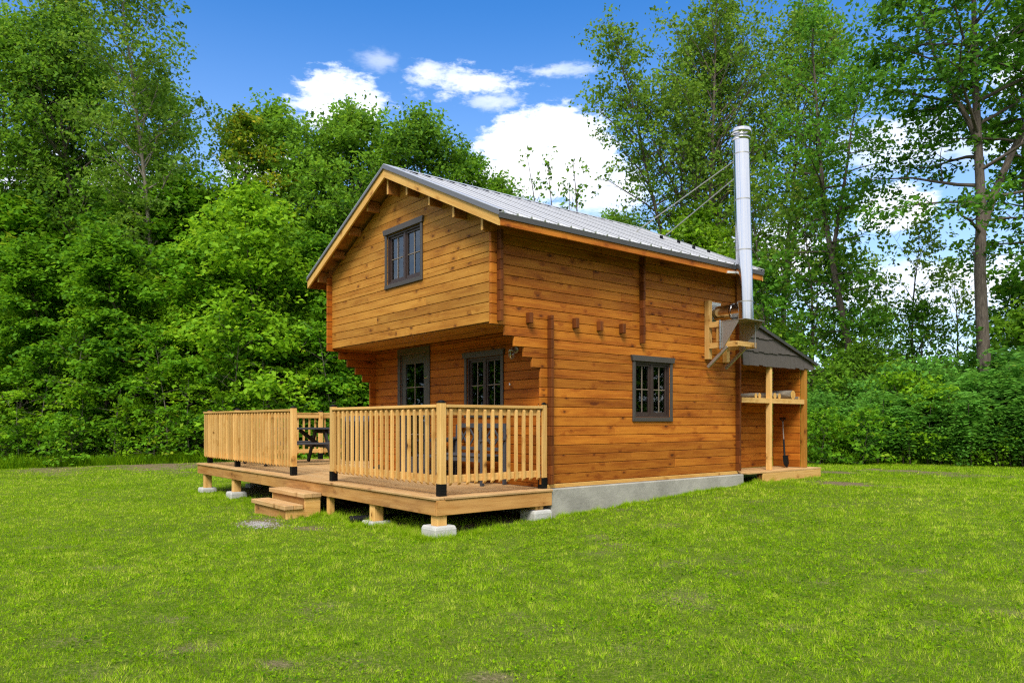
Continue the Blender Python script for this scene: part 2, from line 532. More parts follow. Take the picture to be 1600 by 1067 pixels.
_lat = np.random.RandomState(5).rand(256, 256)
def vnoise(x, y, s):
    x = np.asarray(x, float) / s; y = np.asarray(y, float) / s
    xi = np.floor(x).astype(int); yi = np.floor(y).astype(int)
    fx = x - xi; fy = y - yi
    fx = fx * fx * (3 - 2 * fx); fy = fy * fy * (3 - 2 * fy)
    a = _lat[xi % 256, yi % 256]; b = _lat[(xi + 1) % 256, yi % 256]
    c = _lat[xi % 256, (yi + 1) % 256]; d = _lat[(xi + 1) % 256, (yi + 1) % 256]
    return (a * (1 - fx) + b * fx) * (1 - fy) + (c * (1 - fx) + d * fx) * fy
def fbm(x, y, s, o=4):
    t = 0; w = 1; tot = 0
    for i in range(o):
        ca, sa = math.cos(.7 + 1.3 * i), math.sin(.7 + 1.3 * i)
        t = t + w * vnoise(x * ca - y * sa + 17.3 * i, x * sa + y * ca - 9.1 * i, s / 2 ** i); tot += w; w *= .55
    return t / tot

def ground_z(x, y):
    x = np.asarray(x, float); y = np.asarray(y, float)
    u = (y + 1.8)
    lo = -2.4; hi = 6.6
    u = np.where(u < lo, lo - 0 * u, u)
    k = smooth01((u - lo) / 1.2)
    rise = np.where(u > hi, hi + (u - hi) * .0, u)
    z = -.475 + .049 * rise + .014 * np.clip(x, -14, 0)
    z = z + (fbm(x, y, 3.5, 3) - .5) * .05
    return z
def gz(x, y): return float(ground_z(np.array([x]), np.array([y]))[0])

PATCH = [  # x, y, rx, ry, strength: bare soil and thin spots in the lawn
]
FW = (-math.sin(YAW), math.cos(YAW)); RT = (math.cos(YAW), math.sin(YAW))
def spot(bearing, dist):
    """ground position at a bearing (tangent, right of the lawn's main line) and a distance along it"""
    return (CAMX + dist * (FW[0] + RT[0] * bearing), CAMY + dist * (FW[1] + RT[1] * bearing))
for b, d, rx, ry, s in [(-.342, 10.5, .55, .26, 1.0), (-.275, 9.9, .26, .14, .8), (-.33, 10.9, .5, .2, .7), (.42, 6.1, .17, .13, 1.0), (.30, 6.5, .25, .15, .6),
                        (.45, 12.6, .65, .35, .9), (.53, 15.6, .9, .45, .9), (.44, 15.2, .5, .3, .8), (.60, 14.5, 1.0, .5, .6), (.66, 5.2, .2, .12, .7), (.60, 4.9, .22, .12, .6), (-.47, 5.6, .2, .14, .6),
                        (-.32, 4.55, .2, .12, .9), (-.42, 5.0, .22, .2, .6), (-.03, 4.25, .2, .14, .9), (.02, 5.2, .25, .15, .5),
                        (-.5, 26.5, 5.5, 1.2, .9), (-.40, 24.5, 3, .8, .6), (-.62, 25.5, 3, 1, .7), (.22, 5.6, .16, .10, .4), (-.20, 4.6, .16, .10, .4)]:
    x, y = spot(b, d)
    k = .72 if d < 8 else 1.0
    PATCH.append((x, y, rx * k, ry * k, s * (.85 if d < 8 else 1)))

def dirt(x, y):
    w = fbm(x, y, .22, 4) - .5
    d = np.zeros_like(x)
    for (px, py, rx, ry, s) in PATCH:
        e = np.sqrt(((x - px) / rx) ** 2 + ((y - py) / ry) ** 2) + w * 2.6
        d = np.maximum(d, s * np.clip((1.15 - e) / .5, 0, 1))
    thin = fbm(x + 40, y - 20, .5, 4)
    d = np.maximum(d, np.clip((thin - .70) * 5.0, 0, .4))
    # bare earth under the deck and inside the building
    und = (x > -9.2) & (x < .0) & (y > -1.6) & (y < 2.2)
    return np.where(und, np.maximum(d, .75), d)

def build_ground():
    def axis(lo, hi, c, st):
        inner = np.arange(lo, hi + 1e-6, st)
        out = [c2 for c2 in (2, 5, 10, 20, 40, 80, 160, 320)]
        return np.concatenate([lo - np.array(out[::-1], float), inner, hi + np.array(out, float)])
    xs = axis(-30, 16, 0, .22); ys = axis(-12, 26, 0, .22)
    X, Y = np.meshgrid(xs, ys, indexing='ij')
    Z = ground_z(X, Y)
    nx, ny = X.shape
    V = np.stack([X, Y, Z], -1).reshape(-1, 3)
    i = np.arange(nx - 1)[:, None] * ny + np.arange(ny - 1)[None, :]
    i = i.ravel()
    F = np.stack([i, i + ny, i + ny + 1, i + 1], -1)
    me = bpy.data.meshes.new('lawn_ground')
    me.vertices.add(len(V)); me.vertices.foreach_set('co', V.ravel())
    me.loops.add(F.size); me.loops.foreach_set('vertex_index', F.ravel().astype(np.int32))
    me.polygons.add(len(F))
    me.polygons.foreach_set('loop_start', np.arange(0, F.size, 4, dtype=np.int32))
    me.polygons.foreach_set('loop_total', np.full(len(F), 4, dtype=np.int32))
    me.polygons.foreach_set('use_smooth', np.ones(len(F), bool))
    me.update(calc_edges=True)
    a = me.attributes.new('dirt', 'FLOAT', 'POINT')
    a.data.foreach_set('value', dirt(V[:, 0], V[:, 1]).astype(np.float32))
    m, nt, p, out = new_mat('lawn_soil_and_turf')
    tcn = nt.nodes.new("ShaderNodeTexCoord"); co = tcn.outputs['Object']
    n1 = nnoise(nt, co, 1.3, 5, .6); n2 = nnoise(nt, co, 38, 5, .7); n3 = nnoise(nt, co, .35, 3, .5)
    turf = nramp(nt, n2, [(.30, (.025, .055, .003)), (.52, (.095, .155, .005)), (.72, (.19, .22, .03))])
    turf = nmix(nt, nmath(nt, 'MULTIPLY', nmath(nt, 'SUBTRACT', n1, .45, clamp=True), 2.5, clamp=True), turf, (.10, .13, .015))
    soil = nramp(nt, n2, [(.28, (.09, .058, .034)), (.55, (.20, .145, .09)), (.75, (.38, .31, .22))])
    d = nattr(nt, 'dirt')
    dd = nmath(nt, 'ADD', d, nmath(nt, 'MULTIPLY', nmath(nt, 'SUBTRACT', n2, .5), 1.2), clamp=True)
    col = nmix(nt, dd, turf, soil)
    nt.links.new(col, p.inputs['Base Color'])
    p.inputs['Roughness'].default_value = .95; p.inputs['Specular IOR Level'].default_value = .15
    bp = nt.nodes.new("ShaderNodeBump"); bp.inputs['Strength'].default_value = .9; bp.inputs['Distance'].default_value = .03
    nt.links.new(n2, bp.inputs['Height']); nt.links.new(bp.outputs[0], p.inputs['Normal'])
    me.materials.append(m)
    o = bpy.data.objects.new('lawn_ground', me); COL.objects.link(o)
    tag(o, 'mown green lawn around the log cabin with a few bare patches', 'lawn', kind='structure')
build_ground()

def tri_mesh(name, V, nper, tint, clump, mat, quads=False):
    """V: (n, k, 3) loose faces with k corners"""
    n, k, _ = V.shape
    me = bpy.data.meshes.new(name)
    me.vertices.add(n * k); me.vertices.foreach_set('co', V.astype(np.float32).ravel())
    if k == 3: F = np.arange(n * 3).reshape(n, 3)
    else:      # folded kite: two triangles sharing the mid rib
        b = np.arange(n)[:, None] * 4
        F = np.concatenate([b + np.array([[0, 1, 2]]), b + np.array([[0, 2, 3]])], 1).reshape(-1, 3)
    me.loops.add(F.size); me.loops.foreach_set('vertex_index', F.ravel().astype(np.int32))
    me.polygons.add(len(F))
    me.polygons.foreach_set('loop_start', np.arange(0, F.size, 3, dtype=np.int32))
    me.polygons.foreach_set('loop_total', np.full(len(F), 3, dtype=np.int32))
    me.update(calc_edges=True)
    a = me.attributes.new('tint', 'FLOAT', 'POINT'); a.data.foreach_set('value', np.repeat(tint, k).astype(np.float32))
    a = me.attributes.new('clump', 'FLOAT', 'POINT'); a.data.foreach_set('value', np.repeat(clump, k).astype(np.float32))
    me.materials.append(mat)
    return me

def build_grass():
    rs = np.random.RandomState(11)
    P = []; S = []
    # distance bands: (near, far, blades per square metre, width, height)
    for (d0, d1, dens, w, h) in [(3.2, 6.2, 7000, .0055, .042), (6.2, 9.5, 4000, .0075, .046), (9.5, 14, 2000, .011, .048), (14, 20, 1000, .016, .05), (20, 31, 480, .024, .055)]:
        tl, tr_ = -.80, .80
        area = (d1 ** 2 - d0 ** 2) / 2 * (tr_ - tl)
        n = int(area * dens)
        d = np.sqrt(rs.rand(n) * (d1 ** 2 - d0 ** 2) + d0 ** 2)
        b = tl + (tr_ - tl) * rs.rand(n)
        x = CAMX + d * (FW[0] + RT[0] * b); y = CAMY + d * (FW[1] + RT[1] * b)
        keep = ~((x > -4.95) & (x < .11) & (y > -.02) & (y < 4.5)) & ~((x > -9.2) & (x < -.25) & (y > -1.1) & (y < 2.3)) & ~((x > -2.6) & (x < .23) & (y > 4.3) & (y < 6.9)) & ~((x > -4.42) & (x < -3.0) & (y > -2.42) & (y < -1.8))
        dr = dirt(x, y)
        keep &= rs.rand(n) > dr * 1.15
        x = x[keep]; y = y[keep]; n = len(x)
        P.append(np.stack([x, y, ground_z(x, y)], -1))
        tall = (fbm(x, y, .5, 3) - .35) * 1.6
        S.append(np.stack([np.full(n, w), h * (.55 + .8 * rs.rand(n)) * np.clip(.75 + tall * .6, .5, 1.5)], -1))
    # longer tufts along foundation, deck posts, shed and steps
    def tufts(x0, y0, x1, y1, n, wid, h):
        t = rs.rand(n); x = x0 + (x1 - x0) * t + rs.randn(n) * wid; y = y0 + (y1 - y0) * t + rs.randn(n) * wid
        cl = fbm(x, y, .25, 2); k = cl > .42; x = x[k]; y = y[k]
        P.append(np.stack([x, y, ground_z(x, y)], -1)); S.append(np.stack([np.full(len(x), .007), h * (.5 + rs.rand(len(x)))], -1))
    tufts(.17, .0, .17, 6.8, 9000, .035, .075)
    tufts(-3.0, -1.95, .25, -1.8, 9000, .14, .085)
    tufts(-9.3, -1.95, -3.0, -1.8, 9000, .2, .075)
    tufts(-3.2, -2.4, -2.85, -1.7, 2500, .07, .10)
    tufts(-2.6, -1.2, .1, -1.2, 6000, .35, .09)
    tufts(.25, -1.9, .2, 0, 3500, .08, .07)
    for (cx_, cy_) in [(-.05, -1.9), (-1.55, -1.95), (-7.2, -1.95), (-9.05, -1.95)]:
        tufts(cx_ - .25, cy_ - .1, cx_ + .25, cy_ - .1, 900, .05, .08)
    P = np.concatenate(P); S = np.concatenate(S); n = len(P)
    # pull most blades into tufts that lean together
    ph = fbm(P[:, 0], P[:, 1], .16, 2); ph2 = fbm(P[:, 0] + 31, P[:, 1] + 17, .16, 2)
    dx = (fbm(P[:, 0] + .02, P[:, 1], .16, 2) - ph) / .02; dy = (fbm(P[:, 0], P[:, 1] + .02, .16, 2) - ph) / .02
    P[:, 0] += dx * .0022; P[:, 1] += dy * .0022
    ph3 = fbm(P[:, 0] + 3, P[:, 1] - 8, .085, 2)
    hk = np.clip((ph3 - .20) * 2.0, .62, 1.2)
    S[:, 1] *= hk
    a = rs.rand(n) * 2 * math.pi; lean = rs.rand(n) ** .8 * 1.1 + .05
    side = np.stack([np.cos(a), np.sin(a), np.zeros(n)], -1) * S[:, :1]
    la = np.where(rs.rand(n) < .6, ph2 * 14 + rs.randn(n) * .5, rs.rand(n) * 2 * math.pi)
    tip = np.stack([np.cos(la) * lean, np.sin(la) * lean, np.ones(n)], -1)
    tip /= np.linalg.norm(tip, axis=1)[:, None]
    P[:, 2] -= .004
    V = np.stack([P - side / 2, P + side / 2, P + tip * S[:, 1:]], 1)
    dry = fbm(P[:, 0] + 9, P[:, 1] + 3, 1.6, 4)
    tint = np.clip(rs.rand(n) * .9 + (rs.rand(n) < .06) * .6, 0, 1.3)
    clump = np.clip((dry - .5) * .7 + .52 + (ph3 - .5) * .9 + (ph2 - .5) * .6 + rs.randn(n) * .22, 0, 1.1)
    me = tri_mesh('grass', V, 3, tint, clump, M['grass'])
    o = bpy.data.objects.new('grass', me); COL.objects.link(o)
    tag(o, 'short green grass blades covering the mown lawn', 'grass', kind='stuff')
    # clover and plantain: small broad leaves lying in the near lawn
    n = 38000
    d = np.sqrt(rs.rand(n) * (9 ** 2 - 3.2 ** 2) + 3.2 ** 2); b = -.8 + 1.6 * rs.rand(n)
    x = CAMX + d * (FW[0] + RT[0] * b); y = CAMY + d * (FW[1] + RT[1] * b)
    k = (fbm(x + 5, y + 5, .3, 3) > .50) & (dirt(x, y) < .4) & ~((x > -9.2) & (x < .2) & (y > -1.9))
    x = x[k]; y = y[k]; n = len(x)
    P = np.stack([x, y, ground_z(x, y) + .012 + .022 * rs.rand(n)], -1)
    V = leaf_quads(P, rs, .011 + .014 * rs.rand(n), up=1.4)
    me = tri_mesh('clover', V, 4, rs.rand(n) * .9, .15 + rs.rand(n) * .6, M['grass'])
    o = bpy.data.objects.new('clover', me); COL.objects.link(o)
    tag(o, 'low broad clover leaves scattered through the near lawn', 'clover', kind='stuff')

def leaf_quads(P, rs, size, up=.9, outward=None, aspect=.8):
    """one folded kite per point, normals biased upward (and outward)"""
    n = len(P)
    nr = rs.randn(n, 3) * .75; nr[:, 2] += up
    if outward is not None: nr += outward
    nr /= np.linalg.norm(nr, axis=1)[:, None]
    t = rs.randn(n, 3); t -= (t * nr).sum(1)[:, None] * nr; t /= np.linalg.norm(t, axis=1)[:, None]
    b = np.cross(nr, t)
    s = np.asarray(size).reshape(-1, 1) * np.ones((n, 1))
    fold = nr * s * .18
    return np.stack([P - t * s * .62, P - b * s * .5 * aspect + fold, P + t * s * .62, P + b * s * .5 * aspect + fold], 1)
build_grass()

# gravel by the foot of the steps
def build_gravel():
    rs = np.random.RandomState(3)
    import bmesh
    bm = bmesh.new()
    x0, y0 = spot(-.342, 10.5)
    for i in range(900):
        r = abs(rs.randn()) * .5; a = rs.rand() * 6.28
        x = x0 + r * math.cos(a) * .50; y = y0 + r * math.sin(a) * .24
        s = .005 + .011 * rs.rand() ** 2
        bmesh.ops.create_icosphere(bm, subdivisions=1, radius=s, matrix=Matrix.Translation((x, y, gz(x, y) + s * .15)) @ Matrix.Rotation(rs.rand() * 6, 4, 'Z') @ Matrix.Diagonal((1.3, 1, .6, 1)))
    me = bpy.data.meshes.new('gravel'); bm.to_mesh(me); bm.free(); me.materials.append(M['gravel'])
    o = bpy.data.objects.new('gravel', me); COL.objects.link(o)
    tag(o, 'small patch of grey gravel on the grass before the steps', 'gravel', kind='stuff')
build_gravel()

# ------------------------------------------------------------------ cabin
W0 = -4.82; T = .044; LOG = .131; SILL = .055; GY = -.87; BY = 4.40; RX = -2.41
STUB = .09
def roof_top(x): return 4.764 - .4625 * abs(x - RX)
cabin = empty('log_cabin', (0, 0, 0), 'two storey orange stained log cabin with a jettied gable and metal roof', 'log cabin')

def cut(a0, a1, holes):
    """interval minus holes"""
    segs = [(a0, a1)]
    for h0, h1 in holes:
        n = []
        for s0, s1 in segs:
            if h1 <= s0 or h0 >= s1: n.append((s0, s1)); continue
            if h0 > s0: n.append((s0, h0))
            if h1 < s1: n.append((h1, s1))
        segs = n
    return [q for q in segs if q[1] - q[0] > .004]

def log_wall(mb, core, plane, axis, sign, spans, openings, jr):
    """plane: coordinate of the outer face; axis: 'x' when the logs run along x; sign: outward direction"""
    for (z0, z1, a0, a1) in spans:
        zz = [z0, z1]
        for (o0, o1, p0, p1) in openings:
            for q in (p0, p1):
                if z0 < q < z1: zz.append(q)
        zz.sort()
        for k in range(len(zz) - 1):
            y0, y1 = zz[k], zz[k + 1]
            holes = [(o0, o1) for (o0, o1, p0, p1) in openings if p0 < (y0 + y1) / 2 < p1]
            for (s0, s1) in cut(a0, a1, holes):
                pcs = [s0]
                # butt joints between boards
                if s1 - s0 > 2.6 and jr.random() < .55: pcs.append(s0 + (s1 - s0) * (.3 + .4 * jr.random()))
                pcs.append(s1)
                for q in range(len(pcs) - 1):
                    off = jr.uniform(-.0012, .0012)
                    f = plane + sign * off; bk = plane - sign * T
                    g = .0034
                    lo, hi = min(f, bk), max(f, bk)
                    A, B = pcs[q] + (.0012 if q else 0), pcs[q + 1]
                    if axis == 'x': mb.box(A, B, lo, hi, y0 + g * (y0 == z0), y1 - g * (y1 == z1), .0045)
                    else: mb.box(lo, hi, A, B, y0 + g * (y0 == z0), y1 - g * (y1 == z1), .0045)
                c0 = plane - sign * .011; c1 = plane - sign * (T - .004)
                lo, hi = min(c0, c1), max(c0, c1)
                if axis == 'x': core.box(s0 + .006, s1 - .006, lo, hi, y0 - .001, y1 + .001, .0005)
                else: core.box(lo, hi, s0 + .006, s1 - .006, y0 - .001, y1 + .001, .0005)

courses = [SILL + LOG * k for k in range(0, 40)]
jr = random.Random(21)
def side_spans(x_sign):
    sp = []
    for k in range(len(courses) - 1):
        z0, z1 = courses[k], courses[k + 1]
        if z0 > 3.40: break
        z1 = min(z1, roof_top(0) - .165)
        if z1 - z0 < .02: break
        if k < 12: y0 = -.115
        elif k == 12: y0 = -.263
        elif k == 13: y0 = -.408
        elif k == 14: y0 = -.572
        elif k == 15: y0 = -.732
        else: y0 = GY - STUB
        y1 = BY + STUB
        sp.append((z0, z1, y0, y1))
    return sp
SWIN = (1.765, 2.585, .97, 1.82)     # side window hole: y0, y1, z0, z1
mb = MB(31); core = MB(1)
log_wall(mb, core, 0.0, 'y', 1, side_spans(1), [SWIN], jr)
side = mb.build('side_wall', M['side'], cabin)
core.build('wall_core', M['core'], side)
mb = MB(32); core = MB(1)
log_wall(mb, core, W0, 'y', -1, side_spans(-1), [], jr)
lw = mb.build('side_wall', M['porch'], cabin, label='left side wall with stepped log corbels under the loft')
core.build('wall_core', M['core'], lw)

# porch front wall
DOOR = (-3.86, -3.00, 0.0, 2.07)
FWIN = (-1.86, -1.00, 1.03, 1.88)
mb = MB(33); core = MB(1)
sp = []
for k in range(17):
    z0, z1 = courses[k], min(courses[k + 1], 2.20)
    if z1 - z0 < .02: break
    sp.append((z0, z1, W0 + T, -T))
log_wall(mb, core, 0.0, 'x', -1, sp, [DOOR, FWIN], jr)
mb.box(W0 + T, DOOR[0], 0.002, T - .004, .001, SILL - .001, .003); mb.box(DOOR[1], -T, .002, T - .004, .001, SILL - .001, .003)
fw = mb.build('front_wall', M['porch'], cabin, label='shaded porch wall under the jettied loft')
core.build('wall_core', M['core'], fw)
# crossing log ends that poke through the side walls
def stub_stack(mb, y0, z0, z1, xs=1, depth=STUB, off=0.0):
    k = 0
    z = z0
    while z < z1 - .01:
        zt = min(z + LOG, z1)
        a, b = (.0015, depth + jr.uniform(-.002, .002)) if xs > 0 else (W0 - depth, W0 - .0015)
        mb.box(a, b, y0, y0 + T, z + .002, zt - .002, .004)
        z = zt
for xs_ in (1, -1):
    mb = MB(34); stub_stack(mb, 0.0, SILL, 2.345, xs_); mb.build('log_end_column', M['endgrain'], cabin)
mb = MB(35)
stub_stack(mb, 1.87, 2.085, 3.39)
mb.build('log_end_column', M['endgrain'], cabin)
for xs_ in (1, -1):
    mb = MB(36); stub_stack(mb, BY - T, SILL, 3.39, xs_); mb.build('log_end_column', M['endgrain'], cabin)
    mb = MB(37); stub_stack(mb, GY + .001, 2.19, 3.36, xs_); mb.build('log_end_column', M['endgrain'], cabin)
for y in (-.375, .47, .953, 1.425):
    mb = MB(int(y * 100) + 400)
    mb.box(.0015, .085, y - .006, y + .058, 2.205, 2.345, .005)
    mb.build('joist_end', M['endgrain'], cabin)

# gable wall with the raked top
GWIN = (-2.80, -1.81, 3.045, 3.83)
mb = MB(38); core = MB(1)
def gable(mb, core, plane, sign, zbase, holes, seedless=False):
    z = zbase
    z1 = zbase
    while True:
        z0 = z1; z1 = z0 + LOG
        und = roof_top(RX) - .14
        if z0 > und - .03: break
        def half(z): return (und - z) / .4625
        for (A, B, za, zb) in [(W0 + T, -T, z0, min(z1, und))]:
            zz = [za, zb] + [q for (o0, o1, p0, p1) in holes for q in (p0, p1) if za < q < zb]
            zz.sort()
            for i in range(len(zz) - 1):
                a, b = zz[i], zz[i + 1]
                a_, b_ = a + (.0034 if i == 0 else 0), b - (.0034 if i == len(zz) - 2 else 0)
                hl = [(o0, o1) for (o0, o1, p0, p1) in holes if p0 < (a + b) / 2 < p1]
                for (s0, s1) in cut(A, B, hl):
                    pcs = [s0]
                    if s1 - s0 > 2.2 and jr.random() < .6: pcs.append(s0 + (s1 - s0) * (.25 + .5 * jr.random()))
                    pcs.append(s1)
                    for q in range(len(pcs) - 1):
                        for (bm_, f0, f1, dz) in ((mb, plane + jr.uniform(-.001, .001), plane - sign * T, 0), (core, plane - sign * .01, plane - sign * (T - .004), .004)):
                            L0, L1 = max(pcs[q], RX - half(a_ - dz)), min(pcs[q + 1], RX + half(a_ - dz))
                            U0, U1 = max(pcs[q], RX - half(b_ + dz)), min(pcs[q + 1], RX + half(b_ + dz))
                            if L1 - L0 < .02: continue
                            if abs(L0 - U0) < 1e-4 and abs(L1 - U1) < 1e-4:
                                bm_.box(L0 + .0008, L1 - .0008, min(f0, f1), max(f0, f1), a_ - dz, b_ + dz, .0045 if dz == 0 else .0005)
                            else:
                                poly = [(L0, a_ - dz), (L1, a_ - dz), (max(U1, U0 + .001), b_ + dz), (U0, b_ + dz)]
                                bm_.prism(poly, f0, f1, 'y')
gable(mb, core, GY, -1, 2.20, [GWIN])
gw = mb.build('gable_wall', M['gable'], cabin, recalc=True, label='sun faded jettied gable wall of horizontal boards')
core.build('wall_core', M['core'], gw, recalc=True)
mb = MB(39); core = MB(1)
gable(mb, core, BY, 1, SILL, [])
bw = mb.build('back_wall', M['side'], cabin, recalc=True)
core.build('wall_core', M['core'], bw, recalc=True)

# underside of the jettied loft, loft floor inside
mb = MB(40)
for i in range(6):
    y0 = GY + T + .002 + i * .137; mb.box(W0 + T + .001, -T - .001, y0, min(y0 + .135, -.004), 2.203, 2.222, .002)
mb.build('overhang_soffit', M['gable'], cabin)
for z_ in (-.02, 2.23):
    mb = MB(41); mb.box(W0 + .06, -.06, .06, BY - .06, z_, z_ + .02, .002); mb.build('floor', M['soffit'], cabin)

# concrete foundation and sill board
mb = MB(42)
mb.box(-4.93, .10, -.012, BY + .06, -1.0, -.002, .012)
mb.build('foundation', M['concrete'], cabin)
mb = MB(43)
mb.box(.001, .024, -.02, BY, .001, SILL - .002, .004); mb.box(-.04, -.001, -.01, BY, .001, SILL - .002, .002)
mb.build('sill_board', M['fascia'], cabin)

# roof
roof = empty('roof'); roof.parent = cabin
RY0, RY1, EX0, EX1 = -1.15, 4.58, -5.20, .40
slope = math.atan(.4625)
sheet = MB(44)
nrib = int((RY1 - RY0) / .2286) + 1
for sgn, ex in ((1, EX1), (-1, EX0)):
    # profile of one metal sheet along y: flats with trapezoid ribs
    prof = []
    y = RY0
    prof.append((RY0, 0))
    for i in range(nrib + 1):
        yc = RY0 + .06 + i * .2286
        if yc + .03 > RY1: break
        prof += [(yc - .020, 0), (yc - .010, .024), (yc + .010, .024), (yc + .020, 0)]
        for q in (.075, .155):
            if yc + q + .01 < RY1: prof += [(yc + q - .009, 0), (yc + q, .007), (yc + q + .009, 0)]
    prof.append((RY1, 0))
    nn = (math.sin(slope) * sgn, math.cos(slope))
    vs_ = []; fs = []
    for xx in (RX, ex + .012 * sgn):
        for (yy, h) in prof:
            zt = roof_top(xx) + .0
            vs_.append((xx + nn[0] * h, yy, zt + nn[1] * h))
    n = len(prof)
    for i in range(n - 1): fs.append([i, i + 1, n + i + 1, n + i])
    # underside skin makes it solid
    for xx in (RX, ex + .012 * sgn):
        for (yy, h) in prof: vs_.append((xx, yy, roof_top(xx) - .004))
    for i in range(n - 1): fs.append([2 * n + i, 3 * n + i, 3 * n + i + 1, 2 * n + i + 1])
    for i in range(n - 1): fs.append([n + i, n + i + 1, 3 * n + i + 1, 3 * n + i])
    sheet.add(vs_, fs, None, .5)
sheet.build('roof_sheet', M['roofmetal'], roof, recalc=True)
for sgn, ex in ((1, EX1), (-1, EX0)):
    sm_ = MB(47)  # thin dark strip along one flank of each rib, wider on every third
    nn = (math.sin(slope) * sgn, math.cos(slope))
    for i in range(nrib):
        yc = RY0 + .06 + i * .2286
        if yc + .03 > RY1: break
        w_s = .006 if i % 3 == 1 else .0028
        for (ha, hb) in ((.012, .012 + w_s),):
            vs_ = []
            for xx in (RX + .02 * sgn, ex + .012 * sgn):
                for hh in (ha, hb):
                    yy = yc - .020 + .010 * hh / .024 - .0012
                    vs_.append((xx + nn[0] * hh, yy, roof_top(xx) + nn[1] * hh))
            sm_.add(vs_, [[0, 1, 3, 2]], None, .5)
    sm_.build('rib_line', M['ribline'], roof)
# sheathing boards (seen from below as the soffit)
sh = MB(45)
for sgn, ex in ((1, EX1 - .02), (-1, EX0 + .02)):
    L = abs(ex - RX)
    nb = 21
    for i in range(nb):
        xa = RX + sgn * L * i / nb; xb = RX + sgn * (L * (i + 1) / nb - .004)
        poly = [(xa, roof_top(xa) - .006), (xb, roof_top(xb) - .006), (xb, roof_top(xb) - .038), (xa, roof_top(xa) - .038)]
        if sgn < 0: poly.reverse()
        sh.prism(poly, RY0 + .03, RY1 - .03, 'y')
sh.build('soffit_boards', M['soffit'], roof, recalc=True)
# barge boards (wooden fascia on the gables) and their steel trim
for (ya, yb, front) in ((RY0, RY0 + .028, True), (RY1 - .028, RY1, False)):
    for sgn, ex in ((1, EX1), (-1, EX0)):
        f = MB(46 + sgn + int(front))
        xe = ex - .004 * sgn
        poly = [(RX, roof_top(RX) - .028), (xe, roof_top(xe) - .028), (xe, roof_top(xe) - .172), (RX, roof_top(RX) - .172)]
        f.prism(poly, ya, yb, 'y')
        # lay the grain along the slope
        f.g = [(((p[0] - RX) ** 2) ** .5 * 1.1 + 7 * sgn, p[2] + .4625 * abs(p[0] - RX), p[1]) for p in f.v]
        f.build('barge_board', M['fascia'], roof, recalc=True)
    t = MB(50); t3 = MB(51)
    yo = -.010 if front else .010
    for sgn, ex in ((1, EX1), (-1, EX0)):
        xe = ex + .014 * sgn
        def P(x, dz): return (x, roof_top(x) + dz)
        y_out = (ya + yo) if front else (yb + yo)
        y_in = y_out + (.008 if front else -.008)
        t.prism([P(RX, .0265), P(xe, .0265), P(xe, -.034), P(RX, -.034)], y_out, y_in, 'y', .5)        # face
        t3.prism([P(RX, .034), P(xe, .034), P(xe, .027), P(RX, .027)], y_out, y_in + (.125 if front else -.125), 'y', .5)    # top flange
        t.prism([P(RX, -.033), P(xe, -.033), P(xe, -.039), P(RX, -.039)], y_out - (.014 if front else -.014), y_in, 'y', .9)   # drip lip
    t.build('rake_trim', M['roofcap'], roof, recalc=True); t3.build('rake_flange', M['roofmetal'], roof, recalc=True)
# eaves: wooden board, steel drip trim
for sgn, ex in ((1, EX1), (-1, EX0)):
    e = MB(52); xo, xi = ex, ex - .028 * sgn
    z = roof_top(ex)
    e.box(min(xo, xi), max(xo, xi), RY0 + .03, RY1 - .03, z - .165, z - .02, .003)
    e.build('eave_board', M['side'], roof)
    e = MB(53)
    e.box(min(ex + .001 * sgn, ex + .009 * sgn), max(ex + .001 * sgn, ex + .009 * sgn), RY0 + .001, 2.32, z - .072, z - .003, .001, .5)
    e.box(min(ex + .003 * sgn, ex + .012 * sgn), max(ex + .003 * sgn, ex + .012 * sgn), 2.30, RY1 - .001, z - .072, z - .003, .001, .5)
    e.box(min(ex + .001 * sgn, ex + .019 * sgn), max(ex + .001 * sgn, ex + .019 * sgn), RY0 + .001, RY1 - .001, z - .078, z - .073, .001, .5)
    e.build('eave_trim', M['eavetrim'], roof)
# ridge cap sitting on the ribs
rc = MB(54)
for sgn in (1, -1):
    nn = (math.sin(slope) * sgn, math.cos(slope))
    xa, xb = RX, RX + sgn * .15
    h0, h1 = .0255, .0295
    poly = [(RX, roof_top(RX) + .0265), (xb + nn[0] * h0, roof_top(xb) + nn[1] * h0), (xb + nn[0] * h1, roof_top(xb) + nn[1] * h1), (RX, roof_top(RX) + .0325)]
    rc.prism(poly, RY0 - .012, RY1 + .012, 'y', .5)
rc.build('ridge_cap', M['roofmetal'], roof, recalc=True)
for sgn in (1, -1):
    cl_ = MB(55)
    for i in range(24):
        yc = RY0 + .06 + (i + .5) * .2286
        if yc > RY1 - .15: break
        xm = RX + sgn * .125; xn = RX + sgn * .10
        cl_.prism([(xm, roof_top(xm) + .004), (xn, roof_top(xn) + .004), (xn, roof_top(xn) + .018), (xm, roof_top(xm) + .018)], yc - .09, yc + .09, 'y')
    cl_.build('closure_strip', M['rubber'], roof, recalc=True)
for (x, y) in ((-1.05, 3.66), (-.92, 3.98), (-.50, 3.86), (-.44, 4.20)):
    s_ = MB(56)
    s_.box(x - .03, x + .03, y - .035, y + .035, roof_top(x) - .01, roof_top(x) + .012, .003)
    s_.box(x - .012, x + .012, y - .035, y + .035, roof_top(x), roof_top(x) + .075, .004)
    s_.build('snow_guard', M['blackmetal'], roof)
